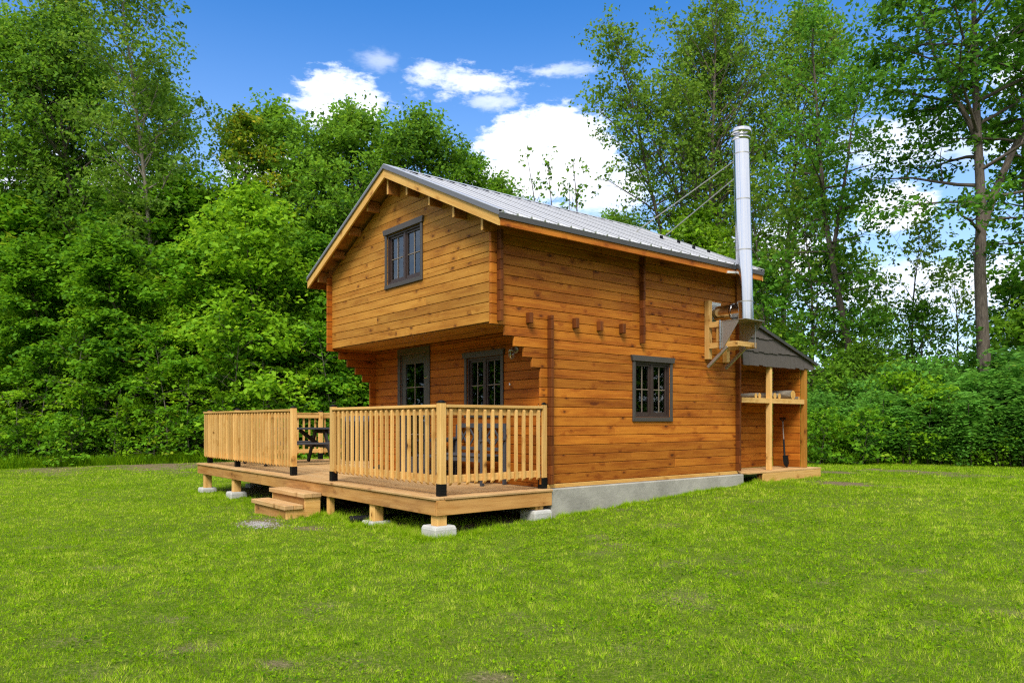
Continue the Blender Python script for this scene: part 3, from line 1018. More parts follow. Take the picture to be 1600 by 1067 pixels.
# purlins that carry the gable overhang
for (x, z0, z1) in ((RX - .02, 4.357, 4.70), (-1.876, 4.215, 4.47), (-1.273, 3.93, 4.19), (-.675, 3.635, 3.91), (-.035, 3.335, 3.60), (-3.07, 4.24, 4.42), (-3.69, 3.985, 4.13), (-4.29, 3.715, 3.85), (-4.90, 3.385, 3.57)):
    z1 = roof_top(x) - .045
    p_ = MB(int(abs(x) * 100)); w_ = .044
    p_.box(x - w_ / 2, x + w_ / 2, -1.075, GY - .001, z0, z1 - (.012 if x != RX - .02 else .03), .003)
    pu = p_.build('purlin', M['soffit'], cabin)
    q_ = MB(3); q_.box(x - w_ / 2 - .001, x + w_ / 2 + .001, -1.0785, -1.0755, z0 - .001, z1 - .014, .001)
    q_.build('purlin_end', M['fascia'], pu)

# ---- windows and the door (u along the wall, n outward, local frame placed by a matrix)
def frame_matrix(ox, oy, oz, ux, uy):
    u = Vector((ux, uy, 0)); z = Vector((0, 0, 1)); n = u.cross(z) * 1.0
    m_ = Matrix(((u.x, n.x, 0, ox), (u.y, n.y, 0, oy), (0, 0, 1, oz), (0, 0, 0, 1)))
    return m_
def window(Mx, w, h, name='window', label=None):
    """opening w x h, origin at its lower left corner, +y outward"""
    c = MB(60)
    cw, ct = .055, .022
    hd = .085
    # casing boards: jambs, sill board, header with projecting cap
    c.box(-cw, -.0, .0, ct, 0, h, .003, M=Mx); c.box(w, w + cw, .0, ct, 0, h, .003, M=Mx)
    c.box(-cw - .002, w + cw + .002, .0, ct + .005, -.062, -.001, .004, M=Mx)
    poly = [(-cw - .018, h + .001), (w + cw + .018, h + .001), (w + cw + .042, h + hd), (-cw - .042, h + hd)]
    vs_ = []
    for d in (0.0, ct + .016):
        for (a, b) in poly: vs_.append(Mx @ Vector((a, d, b)))
    c.add(vs_, [[0, 1, 2, 3], [7, 6, 5, 4], [0, 4, 5, 1], [1, 5, 6, 2], [2, 6, 7, 3], [3, 7, 4, 0]])
    win = c.build(name, M['trimgrey'], cabin, recalc=True, label=label)
    f = MB(61)
    fw_ = .035
    f.box(.001, fw_, -.075, -.004, .001, h - .001, .002, M=Mx); f.box(w - fw_, w - .001, -.075, -.004, .001, h - .001, .002, M=Mx)
    f.box(fw_, w - fw_, -.075, -.006, .001, fw_, .002, M=Mx); f.box(fw_, w - fw_, -.075, -.006, h - fw_, h - .001, .002, M=Mx)
    mid = w / 2
    f.box(mid - .024, mid + .024, -.062, -.014, fw_, h - fw_, .002, M=Mx)
    for (a, b) in ((fw_, mid - .024), (mid + .024, w - fw_)):
        s_ = .034
        f.box(a, a + s_, -.06, -.028, fw_, h - fw_, .002, M=Mx); f.box(b - s_, b, -.06, -.028, fw_, h - fw_, .002, M=Mx)
        f.box(a + s_, b - s_, -.06, -.029, fw_, fw_ + s_ * 1.3, .002, M=Mx); f.box(a + s_, b - s_, -.06, -.029, h - fw_ - s_, h - fw_, .002, M=Mx)
    f.build('sash', M['sash'], win)
    mu = MB(62)
    for (a, b) in ((fw_ + .034, mid - .058), (mid + .058, w - fw_ - .034)):
        m_ = (a + b) / 2
        mu.box(m_ - .006, m_ + .006, -.046, -.036, fw_ + .044, h - fw_ - .034, .002, M=Mx)
        mu.box(a, b, -.0465, -.0365, h / 2 - .006, h / 2 + .006, .002, M=Mx)
    mu.build('muntin', M['muntin'], win)
    g = MB(63)
    for (a, b) in ((fw_ + .034, mid - .058), (mid + .058, w - fw_ - .034)):
        g.box(a - .004, b + .004, -.054, -.049, fw_ + .04, h - fw_ - .03, .0005, M=Mx)
    g.build('pane', M['glass'], win)
    return win
window(frame_matrix(GWIN[0], GY, GWIN[2], 1, 0), GWIN[1] - GWIN[0], GWIN[3] - GWIN[2], label='upper window in the gable')
window(frame_matrix(FWIN[0], 0, FWIN[2], 1, 0), FWIN[1] - FWIN[0], FWIN[3] - FWIN[2], label='shaded porch window right of the glazed door')
window(frame_matrix(0, SWIN[0], SWIN[2], 0, 1), SWIN[1] - SWIN[0], SWIN[3] - SWIN[2], label='single window in the long side wall')

# door
Mx = frame_matrix(DOOR[0], 0, 0, 1, 0)
w, h = DOOR[1] - DOOR[0], DOOR[3]
d_ = MB(64)
st = .115
d_.box(.022, .022 + st, -.05, -.012, .02, h - .02, .003, M=Mx); d_.box(w - .022 - st, w - .022, -.05, -.012, .02, h - .02, .003, M=Mx)
d_.box(.022 + st, w - .022 - st, -.05, -.013, .02, .30, .003, M=Mx); d_.box(.022 + st, w - .022 - st, -.05, -.013, h - .02 - .15, h - .02, .003, M=Mx)
door = d_.build('door', M['doorgrey'], cabin)
c = MB(65)
c.box(-.09, -.001, .0, .02, .001, h, .003, M=Mx); c.box(w + .001, w + .09, .0, .02, .001, h, .003, M=Mx)
c.box(-.09, w + .09, .0, .024, h + .001, h + .10, .003, M=Mx)
c.box(.001, .02, -.06, -.003, .001, h - .001, .002, M=Mx); c.box(w - .02, w - .001, -.06, -.003, .001, h - .001, .002, M=Mx); c.box(.02, w - .02, -.06, -.004, h - .018, h - .001, .002, M=Mx)
c.build('door_frame', M['trimgrey'], door)
g = MB(66); g.box(.022 + st - .003, w - .022 - st + .003, -.035, -.030, .298, h - .168, .0005, M=Mx); g.build('pane', M['glass'], door)
mu = MB(67)
gl0, gl1, gz0, gz1 = .022 + st, w - .022 - st, .30, h - .17
mu.box((gl0 + gl1) / 2 - .007, (gl0 + gl1) / 2 + .007, -.028, -.020, gz0, gz1, .002, M=Mx)
for k in range(1, 4):
    z = gz1 - k * .405; mu.box(gl0, gl1, -.0285, -.0205, z - .007, z + .007, .002, M=Mx)
mu.build('muntin', M['muntin'], door)
hn = MB(68)
hn.box(w - .10, w - .055, -.012, .006, 1.63, 1.675, .004, M=Mx); hn.box(w - .045, w + .035, -.010, .028, 1.635, 1.67, .004, M=Mx)
hn.build('latch', M['steel'], door)
hn = MB(69)
hn.box(w - .105, w - .06, -.012, -.004, .90, 1.10, .003, M=Mx); hn.tube([Mx @ Vector((w - .08, -.01, 1.0)), Mx @ Vector((w - .08, .045, 1.0)), Mx @ Vector((w - .19, .05, 1.0))], .009)
hn.build('handle', M['galv'], door)

# porch lamp: jelly jar fitting with a small cage
lamp = MB(70)
Lx, Lz = -.655, 1.83
lamp.lathe([(0, .0), (.055, .0), (.055, .012), (.028, .02), (.0, .02)], M=Matrix.Rotation(R(90), 4, 'X'), c=(Lx, -.001, Lz + .10))
lamp.tube([(Lx, -.01, Lz + .10), (Lx, -.075, Lz + .12), (Lx, -.085, Lz + .10)], .011, 8)
lamp.lathe([(0, .105), (.048, .095), (.052, .07), (.04, .07), (0, .068)], c=(Lx, -.085, Lz))
lm = lamp.build('wall_lamp', M['galv'], cabin, label='small caged porch lamp under the stepped logs')
lamp = MB(71)
lamp.lathe([(.034, .068), (.036, .02), (.028, -.02), (.0, -.032)], c=(Lx, -.085, Lz), seg=16)
lamp.build('lamp_globe', M['glass'], lm)
lamp = MB(72)
for k in range(6):
    a = k * math.pi / 3; ca, sa = math.cos(a), math.sin(a)
    lamp.tube([(Lx + ca * .044, -.085 + sa * .044, Lz + .07), (Lx + ca * .045, -.085 + sa * .045, Lz + .01), (Lx + ca * .03, -.085 + sa * .03, Lz - .03), (Lx, -.085, Lz - .042)], .0028, 5)
lamp.build('lamp_cage', M['galv'], lm)
# wiring box low on the porch wall beside the window
kb = MB(73); kb.lathe([(0, 0), (.018, 0), (.018, .012), (0, .014)], M=Matrix.Rotation(R(90), 4, 'X'), c=(-.80, -.001, 1.44), seg=12)
kb.build('wall_button', M['white'], cabin)

# ------------------------------------------------------------------ stove chimney
CX, CY = .60, 3.75
ch = empty('stove_chimney', (CX, CY, 2.5), 'tall shiny stainless steel stove pipe on a bracket on the side wall', 'chimney')
def chb(mb, name, mat, parent=None, **k):
    o = mb.build(name, mat, parent or ch, **k)
    if (parent or ch) is ch: o.location = (-CX, -CY, -2.5)
    return o
lean = Vector((CX - .075, CY - .01, 5.45)); base_ = Vector((CX, CY, 2.53))
def along(t): return base_ + (lean - base_) * t
Rp = .125
p_ = MB(80)
p_.tube([along(0), along(.33), along(.331), along(.62), along(.621), along(1)], [Rp, Rp, Rp, Rp, Rp, Rp], 40, True, .5)
pipe = chb(p_, 'flue_pipe', M['steel'])
for t in (.10, .385, .665, .92):
    b_ = MB(81)
    q = along(t); q2 = along(t + .006)
    b_.tube([q, q2], Rp + .0035, 40, True, .5)
    chb(b_, 'joint_band', M['galv'])
c_ = MB(82)
top = along(1)
c_.lathe([(0, .0), (.135, 0), (.152, .015), (.152, .035), (.13, .04), (.10, .045), (.10, .085), (.155, .09), (.168, .10), (.170, .17), (.15, .185), (.06, .2), (0, .2)], c=tuple(top), seg=40)
chb(c_, 'rain_cap', M['steel'])
h_ = MB(83)
h_.tube([(.012, CY - .02, 2.70), (.20, CY - .02, 2.70), (.36, CY - .01, 2.70)], [.122, .122, .122], 32, True, .5)
h_.tube([(.345, CY - .01, 2.70), (.375, CY - .01, 2.70)], .131, 32, True, .5)
h_.tube([(.39, CY - .01, 2.70), (.405, CY - .01, 2.70)], .131, 32, True, .5)
h_.tube([(.40, CY - .01, 2.70), (.54, CY, 2.70)], .122, 32, True, .5)
chb(h_, 'horizontal_flue', M['steel'])
w_ = MB(84)
w_.box(.002, .014, CY - .20, CY + .17, 2.535, 2.90, .006)
wp = chb(w_, 'wall_plate', M['white'])
w_ = MB(85)
w_.tube([(.015, CY - .02, 2.70), (.04, CY - .02, 2.70)], .145, 32, True, .5)
w_.build('wall_collar', M['galv'], wp)
# timber frame on the wall under the flue
tfr = empty('timber_frame'); tfr.parent = ch; tfr.location = (-CX, -CY, -2.5)
for (nm, bb) in (('upright', (.002, .09, CY - .27, CY - .18, 1.93, 2.90)), ('upright', (.002, .09, CY + .23, CY + .32, 1.90, 2.52)), ('upright', (.22, .26, CY - .25, CY - .165, 2.20, 2.55)),
                 ('rail', (.0925, .34, CY - .27, CY - .23, 2.44, 2.53)), ('rail', (.0925, .62, CY - .272, CY - .232, 2.10, 2.19)), ('rail', (.0925, .62, CY + .24, CY + .28, 2.10, 2.19)), ('rail', (.58, .62, CY - .23, CY + .238, 2.11, 2.19))):
    tf = MB(int(bb[0] * 1000 + bb[5] * 10)); tf.box(*bb, .004); tf.build(nm, M['newwood'], tfr)
# folded steel brackets and platform
brk = empty('steel_bracket'); brk.parent = ch; brk.location = (-CX, -CY, -2.5)
for (y, xo) in ((CY - .285, .66), (CY + .21, .78)):
    b_ = MB(87); b_.prism([(.345, 2.515), (xo, 2.515), (xo, 2.49), (.375, 2.09), (.345, 2.09)], y, y + .006, 'y', .5); b_.build('gusset', M['galv'], brk, recalc=True)
    b_ = MB(88); b_.bar((.06, y + .03, 1.80), (.44, y + .03, 2.12), .035, .05, tint=.5); b_.build('strut', M['galv'], brk)
b_ = MB(89); b_.box(.345, .80, CY - .29, CY + .225, 2.516, 2.527, .002, .5); b_.build('platform', M['galv'], brk)
b_ = MB(90); b_.tube([(.325, CY - .30, 2.07), (.325, CY - .30, 2.54)], .020, 12, True, .5); b_.build('pole', M['steel'], brk)
b_ = MB(91); b_.box(.64, .655, CY + .19, CY + .205, 2.1, 2.51, .003, .5); b_.build('prop', M['galv'], brk)
for (z, rx, ry) in ((5.165, -1.265, 3.25), (4.885, -1.60, 5.0)):
    ry = min(ry, 4.42)
    g_ = MB(88)
    rz_ = roof_top(rx) + .03
    a = along((z - 2.53) / (5.45 - 2.53)); a = Vector((a.x - Rp * .9, a.y, a.z))
    g_.tube([a, Vector((rx, ry, rz_))], .0095, 8, True, .5)
    g_.box(rx - .05, rx + .04, ry - .03, ry + .03, rz_ - .035, rz_ - .012, .003, .5)
    chb(g_, 'brace_rod', M['galv'])
st_ = MB(89)
st_.bar((.40, CY + .0, 3.33), (.60, CY + .02, 3.36), .05, .012, tint=.5)
st_.bar((.40, CY - .22, 3.315), (.42, CY + .02, 3.335), .05, .035, tint=.5)
chb(st_, 'eave_strap', M['white'])

# ------------------------------------------------------------------ lean-to wood shed at the back
shed = empty('wood_shed', (0, 5.6, 0), 'open sided lean-to wood shed with a brown shake gable behind the cabin', 'shed')
def shb(mb, name, mat, parent=None, **k):
    o = mb.build(name, mat, parent or shed, **k)
    if (parent or shed) is shed: o.location = (0, -5.6, 0)
    return o
SY0, SY1 = BY + .10, 6.62
def shed_top(y): return 2.76 - .30 * (y - 4.42)
b_ = MB(90); core = MB(1)
sp = [(courses[k] - .03, min(courses[k + 1] - .03, 2.60), SY0 - .08, SY1) for k in range(20) if courses[k] < 2.5]
def shed_wall(mb, core, plane, axis, sign, a0, a1, top):
    k = 0; z = .028
    while z < top:
        zt = min(z + .131, top)
        off = jr.uniform(-.001, .001)
        f = plane + off; bk = plane - sign * .03
        if axis == 'y': mb.box(min(f, bk), max(f, bk), a0, a1, z + .0028, zt - .0028, .004); core.box(min(plane - sign * .01, plane - sign * .028), max(plane - sign * .01, plane - sign * .028), a0 + .004, a1 - .004, z, zt, .0005)
        else: mb.box(a0, a1, min(f, bk), max(f, bk), z + .0028, zt - .0028, .004); core.box(a0 + .004, a1 - .004, min(plane - sign * .01, plane - sign * .028), max(plane - sign * .01, plane - sign * .028), z, zt, .0005)
        z = zt
shed_wall(b_, core, -.62, 'y', 1, BY + .05, SY1 - .09, 2.10)
sw = shb(b_, 'rear_panel', M['side'])
core.build('wall_core', M['core'], sw)
b_ = MB(91); core = MB(1)
shed_wall(b_, core, SY1 - .085, 'x', -1, -.618, -.05, 2.04)
sw = shb(b_, 'end_panel', M['side'])
core.build('wall_core', M['core'], sw)
for (y, w_) in ((5.40, .07), (6.60, .09)):
    p_ = MB(int(y * 10)); p_.box(-.045, .045, y - w_ / 2, y + w_ / 2, .028, 2.02, .004); shb(p_, 'post', M['newwood'] if y < 6 else M['gable'])
p_ = MB(92); p_.box(-.045, .0445, SY1 + .026, SY1 + .07, -.15, 1.98, .004)
s_ = MB(93); s_.box(-.61, .002, BY + .10, SY1 - .10, 1.295, 1.32, .003)
shf = shb(s_, 'shelf', M['newwood'])
for (ya_, yb_) in ((BY + .10, 5.362), (5.438, SY1 - .07)):
    s_ = MB(94); s_.box(.0035, .04, ya_, yb_, 1.235, 1.325, .003); s_.build('shelf_edge', M['newwood'], shf)
p_ = MB(95)
for i in range(6):
    x0 = .20 - (i + 1) * .137; p_.box(x0, x0 + .133, BY + .065, 6.88, -.002, .026, .003)
shb(p_, 'floor_boards', M['deckwood'])
p_ = MB(96); p_.box(.165, .20, 4.90, 6.86, -.22, -.006, .004)
shb(p_, 'floor_skirt', M['newwood'])
p_ = MB(97); p_.box(.12, .164, 4.82, 4.90, -.30, -.006, .004)
shb(p_, 'floor_post', M['endgrain'])
# shake siding triangle: overlapping rows with wavy bottoms
sk = MB(98)
rows = [(1.90, 2.19), (2.14, 2.43), (2.38, 2.74)]
for ri, (z0, z1) in enumerate(rows):
    y = BY + .10
    i = 0
    while y < 6.86:
        wv = jr.uniform(.11, .19); ye = min(y + wv, 6.86)
        zb = z0 + jr.uniform(-.014, .014)
        zt0 = min(z1, shed_top(y) - .02); zt1 = min(z1, shed_top(ye) - .02)
        if zt0 - zb > .02 and zt1 > zb + .005:
            xo = .058 - ri * .000
            vs_ = [(xo + .012, y, zb), (xo + .012, ye - .004, zb + jr.uniform(-.006, .006)), (xo - .012, ye - .004, zt1), (xo - .012, y, zt0),
                   (xo - .004, y, zb), (xo - .004, ye - .004, zb), (xo - .02, ye - .004, zt1), (xo - .02, y, zt0)]
            sk.add(vs_, [[0, 1, 2, 3], [7, 6, 5, 4], [0, 4, 5, 1], [1, 5, 6, 2], [2, 6, 7, 3], [3, 7, 4, 0]])
        y = ye
shb(sk, 'shake_gable', M['shake'], recalc=True)
rf = MB(99)
poly = [(BY + .01, shed_top(BY + .01)), (6.95, shed_top(6.95)), (6.95, shed_top(6.95) + .022), (BY + .01, shed_top(BY + .01) + .022)]
rf.prism(poly, -4.7, .10, 'x')
poly = [(BY + .01, shed_top(BY + .01) - .03), (6.93, shed_top(6.93) - .03), (6.93, shed_top(6.93) - .001), (BY + .01, shed_top(BY + .01) - .001)]
rf.prism(poly, .082, .098, 'x')
shb(rf, 'shed_roof', M['eavetrim'], recalc=True)
rf = MB(100)
rf.box(-4.65, .05, 6.80, 6.84, shed_top(6.84) - .13, shed_top(6.84) - .012, .003)
shb(rf, 'rafter_board', M['fascia'])

# firewood on the shelf
def firewood(y, x0, x1, r, label, z=1.321, split=False, tilt=0):
    f = MB(int(y * 1000) % 997)
    pts = [(x0, y, z + r), ((x0 + x1) / 2, y + .01, z + r), (x1, y + tilt, z + r)]
    f.tube(pts, [r, r * 1.04, r * .97], 14, False)
    o = f.build('firewood_log', M['palebark'])
    for (x, s) in ((x1, 1), (x0, -1)):
        e = MB(5)
        yy = y + tilt if s > 0 else y
        rr = r * .97
        ring = [(x + s * .001, yy + rr * math.cos(a), z + r + rr * math.sin(a)) for a in [i * 2 * math.pi / 14 for i in range(14)]]
        if s < 0: ring.reverse()
        e.add(ring, [list(range(14))])
        e.build('cut_end', M['fascia'], o)
    tag(o, label, 'firewood', 'firewood logs on the shed shelf')
firewood(4.98, -.30, .0, .045, 'short pale split log nearest the cabin on the shed shelf')
firewood(5.13, -.35, -.02, .05, 'grey barked log just left of the middle shed post')
firewood(5.56, -.30, .02, .055, 'thin pale log just right of the middle shed post')
firewood(5.72, -.33, .015, .052, 'second pale log right of the middle shed post')
firewood(6.16, -.45, .03, .085, 'thick grey barked log on the shelf near the end post')
firewood(6.36, -.4, .035, .028, 'thin brown stick lying beside the thick log')

# shovel in the shed corner
sv = empty('shovel', (-.20, 6.26, .03), 'dark long handled shovel leaning in the corner of the wood shed', 'shovel')
s_ = MB(110)
s_.tube([(-.18, .22, 1.02), (-.05, .06, .45), (0, 0, .24)], [.015, .015, .017], 10)
sh_ = s_.build('shaft', M['muntin'], sv)
s_ = MB(111)
s_.tube([(-.245, .20, 1.09), (-.115, .24, 1.09)], .016, 8); s_.tube([(-.18, .22, 1.02), (-.235, .205, 1.085)], .011, 8); s_.tube([(-.18, .22, 1.02), (-.125, .235, 1.085)], .011, 8)
s_.tube([(-.09, .11, .62), (0, 0, .22)], [.021, .024], 10)
s_.build('grip', M['rubber'], sv)
s_ = MB(112)
vs_ = []; n = 7
for i in range(n):
    t = i / (n - 1)
    hw = .11 if t < .65 else .11 * (1 - ((t - .65) / .35) ** 2 * .85)
    for k in range(5):
        u = (k - 2) / 2
        vs_.append((.02 + .035 * (1 - u * u) * (1 - t * .3) + .03 * t, u * hw, .27 - .26 * t))
fs = [[i * 5 + k, i * 5 + k + 1, (i + 1) * 5 + k + 1, (i + 1) * 5 + k] for i in range(n - 1) for k in range(4)]
vs2 = [(a - .006, b, c_2) for (a, b, c_2) in vs_]
s_.add(vs_, fs, None, .5, True); s_.add(vs2, [list(reversed(f)) for f in fs], None, .5, True)
s_.build('blade', M['blackmetal'], sv)

sv.scale = (.86, .86, .86)

# ------------------------------------------------------------------ deck
deck = empty('wooden_deck', (-4.5, -.9, 0), 'raised timber deck with baluster railings in front of the cabin', 'deck')
def dkb(mb, name, mat, parent=None, **k):
    o = mb.build(name, mat, parent or deck, **k)
    if (parent or deck) is deck: o.location = (4.5, .9, 0)
    return o
DX0, DX1, DY0, DY1 = -9.32, .12, -1.865, 2.35
d = MB(120)
def dboards(xa, xb, ya, yb):
    y = ya
    while y < yb - .02:
        y2 = min(y + .140, yb)
        xs = [xa]
        x = xa + rnd.choice((1.4, 2.6, 3.4))
        while x < xb - .8:
            xs.append(x); x += rnd.choice((2.44, 3.66, 3.05))
        xs.append(xb)
        for i in range(len(xs) - 1):
            d.box(xs[i] + (.0015 if i else 0), xs[i + 1] - .0015, y + .0025, y2 - .0025, -.030, rnd.uniform(-.001, .001), .004)
        y = y2
d.box(DX0, DX1, DY0 - .022, DY0 + .115, -.030, .001, .005)          # nosing boards
d.box(DX1 - .135, DX1 + .015, DY0 + .118, .0 - .016, -.030, .0012, .005)
dboards(DX0 + .14, DX1 - .138, DY0 + .118, -.016)
dboards(DX0 + .14, -5.0, -.012, DY1)
d.box(DX0 - .02, DX0 + .137, DY0 + .118, DY1, -.030, .001, .005)
dkb(d, 'deck_boards', M['deckwood'])
f = MB(121)
for (a, b) in ((DX0, -5.53), (-5.527, DX1 - .04)):
    f.box(a, b, DY0, DY0 + .038, -.215, -.033, .004)
f.box(DX1 - .038, DX1, DY0 + .0, -.02, -.2152, -.033, .004)
f.box(DX0, DX0 + .038, DY0 + .04, DY1, -.215, -.033, .004)
f.box(DX0 + .04, -5.0, DY1 - .04, DY1 - .002, -.215, -.033, .004)
dkb(f, 'skirt_board', M['beamwood'])
j = MB(122)
x = DX0 + .4
while x < DX1 - .2:
    j.box(x, x + .038, DY0 + .04, -.06 if x > -5 else DY1 - .05, -.205, -.034, .003); x += .406
dkb(j, 'joists', M['beamwood'])

BLK = []
def support(x, y, w, top=-.216, bh=.11, label=None, fs=1.0, nb=True):
    g = gz(x, y)
    zt = g + bh if nb else g - .05
    p_ = MB(int(abs(x * 31 + y * 7) * 10) + 1)
    p_.box(x - w / 2, x + w / 2, y - w / 2, y + w / 2, zt - .025, top, .005)
    dkb(p_, 'support_post', M['newwood'])
    if not nb: return
    # precast pier: square base, four raised corners round the post socket
    b_ = MB(130); hb = .155 * fs; hb2 = .135 * fs
    zb = g - .06
    vs_ = []; 
    prof = [(hb, zb), (hb, zt - .04), (hb2 + .008, zt - .004), (hb2 - .004, zt)]
    for (q, z) in prof: vs_ += [(x - q, y - q, z), (x + q, y - q, z), (x + q, y + q, z), (x - q, y + q, z)]
    vs_ += [(x - w * .55, y - w * .55, zt), (x + w * .55, y - w * .55, zt), (x + w * .55, y + w * .55, zt), (x - w * .55, y + w * .55, zt)]
    vs_ += [(x - w * .53, y - w * .53, zt - .03), (x + w * .53, y - w * .53, zt - .03), (x + w * .53, y + w * .53, zt - .03), (x - w * .53, y + w * .53, zt - .03)]
    fs_ = [[k, (k + 1) % 4, (k + 1) % 4 + 4, k + 4] for k in range(4)]
    fs2 = [[4 * r + k, 4 * r + (k + 1) % 4, 4 * r + 4 + (k + 1) % 4, 4 * r + 4 + k] for r in range(5) for k in range(4)]
    fs2 += [[20, 21, 22, 23]]
    b_.add(vs_, fs2)
    o = b_.build('concrete_pier_block', M['block'], recalc=True)
    mb_ = o.modifiers.new('bevel', 'BEVEL'); mb_.width = .012; mb_.segments = 2; mb_.limit_method = 'ANGLE'
    tag(o, label, 'pier block', 'concrete pier blocks under the deck')
support(.02, DY0 + .10, .14, label='pale concrete pier block under the front right deck corner', bh=.135)
support(-1.52, DY0 + .10, .14, label='concrete pier block half hidden in grass between the steps and the right corner', bh=.05)
support(-7.13, DY0 + .10, .14, label='pale concrete pier block second from the left deck end', bh=.12)
support(-8.95, DY0 + .10, .14, label='concrete pier block under the far left front deck corner', bh=.10)
support(.0, -.20, .14, label='concrete pier block tucked under the deck beside the foundation', bh=.13)
support(-7.13, -.75, .14, label='concrete pier block behind the second one from the left', bh=.10)
support(-8.95, -.75, .14, label='concrete pier block behind the far left corner one', bh=.08)
support(-4.52, DY0 + .08, .09, nb=False)
support(-2.90, DY0 + .08, .09, nb=False)
for x, lb in ((-1.5, 'right of the drain pipe'), (-3.3, 'straight behind the steps'), (-5.3, 'left of the steps')): support(x, -.35, .14, label='shaded concrete pier block deep under the deck, ' + lb, bh=.08)

# railing: posts with sleeves and caps, two rails on edge, cap rail, balusters outside
rail = empty('railing'); rail.parent = deck; rail.location = (4.5, .9, 0)
PT = 1.135
def post(x, y):
    p_ = MB(int(abs(x * 131 + y * 17) * 10) + 3)
    p_.box(x - .0445, x + .0445, y - .0445, y + .0445, .004, PT, .006); p_.build('post', M['newwood'], rail)
    s_ = MB(2)
    w_ = .0475
    s_.box(x - w_, x + w_, y - w_, y + w_, .0015, .15, .002)
    for a in (-.02, .02):
        for z in (.035, .075, .115):
            s_.lathe([(0, .004), (.005, .003), (.006, 0)], M=Matrix.Rotation(R(90), 4, 'X'), c=(x + a, y - w_, z), seg=8)
            s_.lathe([(0, .004), (.005, .003), (.006, 0)], M=Matrix.Rotation(R(90), 4, 'Y'), c=(x + w_, y + a, z), seg=8)
    s_.build('post_sleeve', M['blackmetal'], rail)
    c_ = MB(3); c_.box(x - .049, x + .049, y - .049, y + .049, PT - .002, PT + .010, .003)
    c_.lathe([(.046, .0), (.043, .010), (.030, .019), (.012, .023), (0, .024)], c=(x, y, PT + .010), seg=20)
    c_.build('post_cap', M['blackmetal'], rail)
def baluster(x, y, nx, ny):
    """2x2 stick on the outer face; (nx, ny) points outward; ends cut at an angle"""
    b_ = MB(int(abs(x * 977 + y * 389) * 10) + 5)
    h = .019
    z0, z1 = .125, 1.078
    c = .032
    cx_, cy_ = x, y
    vs_ = []; g = []
    e = .0025
    ring = [(-h + e, -h), (h - e, -h), (h, -h + e), (h, h - e), (h - e, h), (-h + e, h), (-h, h - e), (-h, -h + e)]
    for z, sg in ((z0, -1), (z1, 1)):
        for (a, b) in ring:
            o = a * nx + b * ny                      # outward offset
            t = (h - o) / (2 * h)                    # 0 outside, 1 inside
            zz = z + (c * (1 - t) if sg < 0 else -c * (1 - t))
            vs_.append((cx_ + a, cy_ + b, zz)); g.append((zz, a, b))
    n = 8
    fs_ = [[k, (k + 1) % n, (k + 1) % n + n, k + n] for k in range(n)] + [list(range(n - 1, -1, -1)), [n + k for k in range(n)]]
    dx = b_.r.uniform(-.003, .003)
    b_.add([(p[0] + dx * abs(ny), p[1] + dx * abs(nx), p[2]) for p in vs_], fs_, g)
    b_.build('baluster', M['newwood'], rail)
def bay(a, b, nx, ny, n):
    """rails and balusters between post centres a and b"""
    ax = Vector((a[0], a[1], 0)); bx = Vector((b[0], b[1], 0)); d_ = (bx - ax).normalized()
    A = ax + d_ * .046; B = bx - d_ * .046
    nrm = Vector((nx, ny, 0))
    up = (0, 0, 1)
    t = MB(int(abs(a[0] * 13 + b[1] * 7) * 10) + 9)
    off = nrm * -.002
    t.bar(A + off + Vector((0, 0, 1.03)), B + off + Vector((0, 0, 1.03)), .038, .089, up)
    t.build('top_rail', M['newwood'], rail)
    t = MB(int(abs(a[0] * 17 + b[1] * 7) * 10) + 11)
    t.bar(A + off + Vector((0, 0, .205)), B + off + Vector((0, 0, .205)), .038, .089, up)
    t.build('bottom_rail', M['newwood'], rail)
    t = MB(int(abs(a[0] * 19 + b[1] * 7) * 10) + 13)
    q = nrm * .014
    t.bar(A + q + Vector((0, 0, 1.096)), B + q + Vector((0, 0, 1.096)), .089, .036, up)
    t.build('cap_rail', M['newwood'], rail)
    # metal brackets
    t = MB(4)
    for P_, s in ((A, 1), (B, -1)):
        for z in (1.03, .205):
            t.bar(P_ + off + nrm * .0205 + Vector((0, 0, z - .046)), P_ + off + nrm * .0205 + Vector((0, 0, z + .046)), .03, .002, nrm, .0005)
    t.build('rail_bracket', M['galv'], rail)
    L = (B - A).length
    for k in range(n):
        p_ = A + d_ * (L * (k + .5) / n) + nrm * .0375
        baluster(p_.x, p_.y, nx, ny)
PY = -1.70; PX = -.015
post(PX - .01, PY); post(-2.98, PY); post(-4.50, PY); post(-7.46, PY + .068); post(-9.22, PY + .068)
post(PX - .01, -.06)
bay((-2.98, PY), (PX - .01, PY), 0, -1, 20)
bay((PX - .01, PY), (PX - .01, -.06), 1, 0, 12)
bay((-9.32, PY), (-4.50, PY), 0, -1, 33)
post(-9.2, .93); post(-9.2, DY1 - .08); post(-5.2, DY1 - .08)
bay((-9.2, PY + .07), (-9.2, .93), -1, 0, 17)
bay((-9.2, .93), (-9.2, DY1 - .08), -1, 0, 8)
bay((-9.2, DY1 - .08), (-5.2, DY1 - .08), 0, 1, 12)

